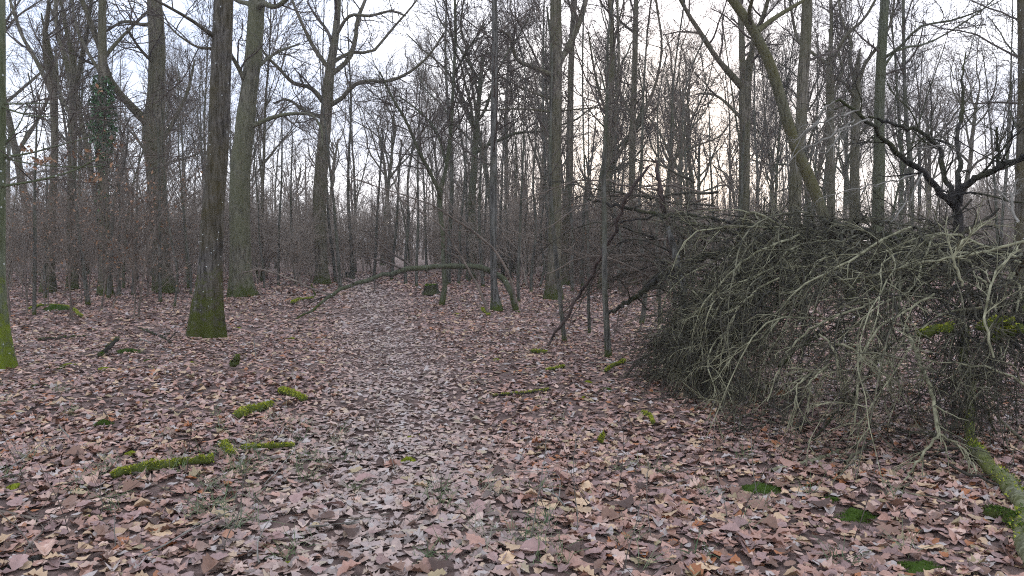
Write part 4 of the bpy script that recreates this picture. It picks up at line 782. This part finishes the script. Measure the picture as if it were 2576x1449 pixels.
for i in range(60):
    px, py = (U(0, 1750), U(790, 1440)) if i < 42 else (U(0, 640), U(770, 900))
    g = G(px, py); ln = U(.25, .9); a = U(0, 6.28); m_ = [M_PALET, M_FARTW, M_TWIG, M_REDB][i % 4]
    e = thing('fallen_twig', 'small bare twig lying loose on the leaf litter', 'twig', g, 'loose twigs on the leaf litter')
    P, R = grow(np.array([[0, 0, .03]]), np.array([[math.cos(a), math.sin(a), U(0, .25)]]), np.array([ln]), np.array([U(.003, .007)]), 9, .12, -.02, .4)
    P[0, :, 2] = np.maximum(P[0, :, 2], H(P[0, :, 0] + g[0], P[0, :, 1] + g[1]) - g[2] + .015)
    mb = MB(); mb.tubes(P, R, 5); level(mb, P, R, 3, .2, .08, .3, .4, 1, .1, 0, 5, 3, .6, .0022); mb.build('stem', m_, e)
for i in range(26):
    px, py = [(U(0, 800), U(900, 1400)), (U(1500, 2300), U(1020, 1440)), (U(900, 1500), U(1150, 1440))][i % 3]
    g = G(px, py); e = thing('dry_stalk', 'thin upright bare seedling twig standing in the leaf litter', 'seedling', g, 'upright bare seedlings in the litter')
    P, R = grow(np.array([[0, 0, -.02]]), np.array([[U(-.4, .4), U(-.3, .3), 1]]), np.array([U(.25, .7)]), np.array([.0032]), 9, .09, 0, .5)
    mb = MB(); mb.tubes(P, R, 5); level(mb, P, R, 4, .35, .06, .2, .4, .9, .1, .05, 4, 3, .7, .0018); mb.build('stem', M_TWIG if i % 2 else M_PALET, e)

# ------------------------------------------------------------------ leaf litter
PAL = np.array([[.36, .21, .155], [.45, .31, .19], [.085, .048, .033], [.26, .165, .14], [.38, .32, .28], [.30, .12, .05], [.48, .33, .255], [.19, .11, .075], [.30, .23, .13]])
PAL = PAL.mean(1, keepdims=True) + (PAL - PAL.mean(1, keepdims=True)) * 1.08
PAL = np.clip(PAL * 1.05, .02, .6)
PW = np.array([.27, .09, .07, .24, .07, .03, .08, .12, .03]); PW /= PW.sum()
def leaf_shape(ns, lobed=True):
    s = np.linspace(0, 1, ns); env = np.sin(np.clip(s * 1.02, 0, 1) ** 1.25 * math.pi) ** .6 * .31 + .012
    lob = 1 + (U(.06, .24) * np.where(np.arange(ns) % 2 == 0, 1, -1) * (1 if ns > 6 else .6) if lobed else 0); hw = env * lob * U(.72, 1.15); hw[0] = .012; hw[-1] = .03
    if ns < 4: hw[:] = [.2, .24] if ns == 2 else [.03, .28, .05]
    x = s - .5; mid = np.c_[x, np.zeros(ns), np.zeros(ns)]; le = np.c_[x + .03, hw, np.zeros(ns)]; ri = np.c_[x + .03, -hw * U(.85, 1.1), np.zeros(ns)]
    V = np.stack([le, mid, ri], 1).reshape(-1, 3); I = np.arange(ns * 3).reshape(ns, 3)
    Q = np.concatenate([np.stack([I[:-1, j], I[:-1, j + 1], I[1:, j + 1], I[1:, j]], -1) for j in (0, 1)])
    return V, Q
def curl(V, a, b, c, d):
    W = V.copy(); x, y = V[:, 0], V[:, 1]; W[:, 2] = a * y * y * 3 + b * x * x + c * np.abs(y) + d * x * y * 3 + rng.normal(0, .012, len(V)); return W
def litter(mb, pts, ns, sz, lobed, lift, tilt, var=16, pal=PAL, shade=None):
    n = len(pts); kinds = rng.integers(0, var, n)
    col = pal[rng.choice(len(pal), n, p=PW)] * U(.8, 1.16, (n, 1))
    if shade is not None: col = col * (1 - shade[:, None]) + (col * .45 + np.array([.255, .215, .185])) * shade[:, None]
    for kd in range(var):
        V, Q = leaf_shape(ns, lobed); V = curl(V, U(-.7, .9), U(-.3, .45), U(-.15, .4), U(-.4, .4)); V[:, 2] -= V[:, 2].mean()
        m = kinds == kd; p = pts[m]; k = len(p)
        if not k: continue
        a = U(0, 6.283, k); s = sz * U(.55, 1.35, k) * (1 if shade is None else 1 - .10 * shade[m]); tx = rng.normal(0, tilt, k); ty = rng.normal(0, tilt, k); ax = U(.8, 1.2, k)
        X = V[None, :, 0] * s[:, None] * ax[:, None]; Y = V[None, :, 1] * s[:, None]; Z = V[None, :, 2] * s[:, None]
        Z = Z + X * np.tan(tx)[:, None] + Y * np.tan(ty)[:, None]
        x = X * np.cos(a)[:, None] - Y * np.sin(a)[:, None] + p[:, 0:1]; y = X * np.sin(a)[:, None] + Y * np.cos(a)[:, None] + p[:, 1:2]
        h = H(p[:, 0], p[:, 1]); z = Z + (h + lift * U(.3, 1.0, k) ** 1.0)[:, None]
        z = np.maximum(z, H(x, y) + .003)
        W = np.stack([x, y, z], -1); F = Q[None] + (np.arange(k) * len(V))[:, None, None]
        mb.add(W, F, None, np.repeat(col[m], len(V), axis=0))
def field(y0, y1, dens, half=.86, pad=1.0):
    A = half * (y1 ** 2 - y0 ** 2) + 2 * pad * (y1 - y0); n = int(A * dens)
    y = np.sqrt(U(y0 ** 2, y1 ** 2, n)); x = U(-1, 1, n) * (half * y + pad); return np.c_[x, y]
def thin(p):
    keep = np.ones(len(p), bool)
    for (x, y, r) in EXC: keep &= (p[:, 0] - x) ** 2 + (p[:, 1] - y) ** 2 > r * r
    return p[keep]
def pathmask(p):
    return np.clip(1 - np.abs(p[:, 0] + .15 * p[:, 1] + .002 * p[:, 1] ** 2 + .15 * np.sin(p[:, 1] * .5)) / 1.0 * 1.0, 0, 1) ** .7 * .95
mb = MB()
p = thin(field(2.2, 6.5, 520)); litter(mb, p, 8, .083, True, .022, .10, 26, shade=pathmask(p))
p = thin(field(6.5, 8.6, 320, .80)); litter(mb, p, 4, .082, True, .024, .15, 14, shade=pathmask(p))
p = thin(field(8.6, 13, 300, .80)); litter(mb, p, 3, .082, False, .024, .17, 12, shade=pathmask(p))
p = thin(field(13, 22, 120, .78)); litter(mb, p, 2, .095, False, .026, .2, 10, shade=pathmask(p))
p = thin(field(22, 42, 38, .77)); litter(mb, p, 2, .15, False, .03, .22, 8, shade=pathmask(p))
tag(mb.build('leaf_litter', M_LEAF, None, False, True), 'brown and mauve fallen oak leaves carpeting the forest floor', 'leaf litter', kind='stuff')
# the leaves that show largest, one by one
lm = []
for i in range(24):
    V, Q = leaf_shape(9); V = curl(V, U(-.6, 1.1), U(-.25, .5), U(-.1, .45), U(-.4, .4)); V[:, 2] -= V[:, 2].min(); V *= .12; m_ = MB()
    m_.add(V, Q, None, PAL[rng.choice(len(PAL), p=PW)] * U(.85, 1.25)); lm.append(m_.mesh('leaf', M_LEAF, False, True))
for i in range(300):
    y = 2.9 + 2.3 * (i / 300.) ** 1.1 + U(0, .15); x = U(-.72, .72) * y
    o = obj('leaf', lm[i % 24], ground); s = U(.6, 1.2); o.scale = (s, s, s); o.location = (x, y, float(H(x, y)) + U(.014, .03)); o.rotation_euler = (rng.normal(0, .2), rng.normal(0, .2), U(0, 6.28))

# ------------------------------------------------------------------ grass
gb = MB()
for i in range(105):
    if i < 60: px, py = [(U(500, 860), U(1000, 1330)), (U(250, 900), U(1150, 1420)), (U(1050, 1400), U(1200, 1420))][i % 3]
    else: px, py = [(U(0, 900), U(900, 1300)), (U(1300, 2300), U(1000, 1430))][i % 2]
    g = G(px, py); n = int(U(6, 18)); S = np.c_[g[0] + rng.normal(0, .035, n), g[1] + rng.normal(0, .035, n), np.full(n, g[2])]
    P, R = grow(S, np.c_[rng.normal(0, .7, (n, 2)), np.ones(n)], U(.08, .20, n), np.full(n, .0026), 5, .14, -.14, .3)
    gb.tubes(P, R, 3, np.array([[.14, .18, .08], [.19, .22, .12], [.28, .27, .18], [.10, .15, .07]])[rng.integers(0, 4)])
tag(gb.build('grass', M_GRASS, None, True, True), 'sparse thin green grass blades poking through the leaf litter', 'grass', kind='stuff')
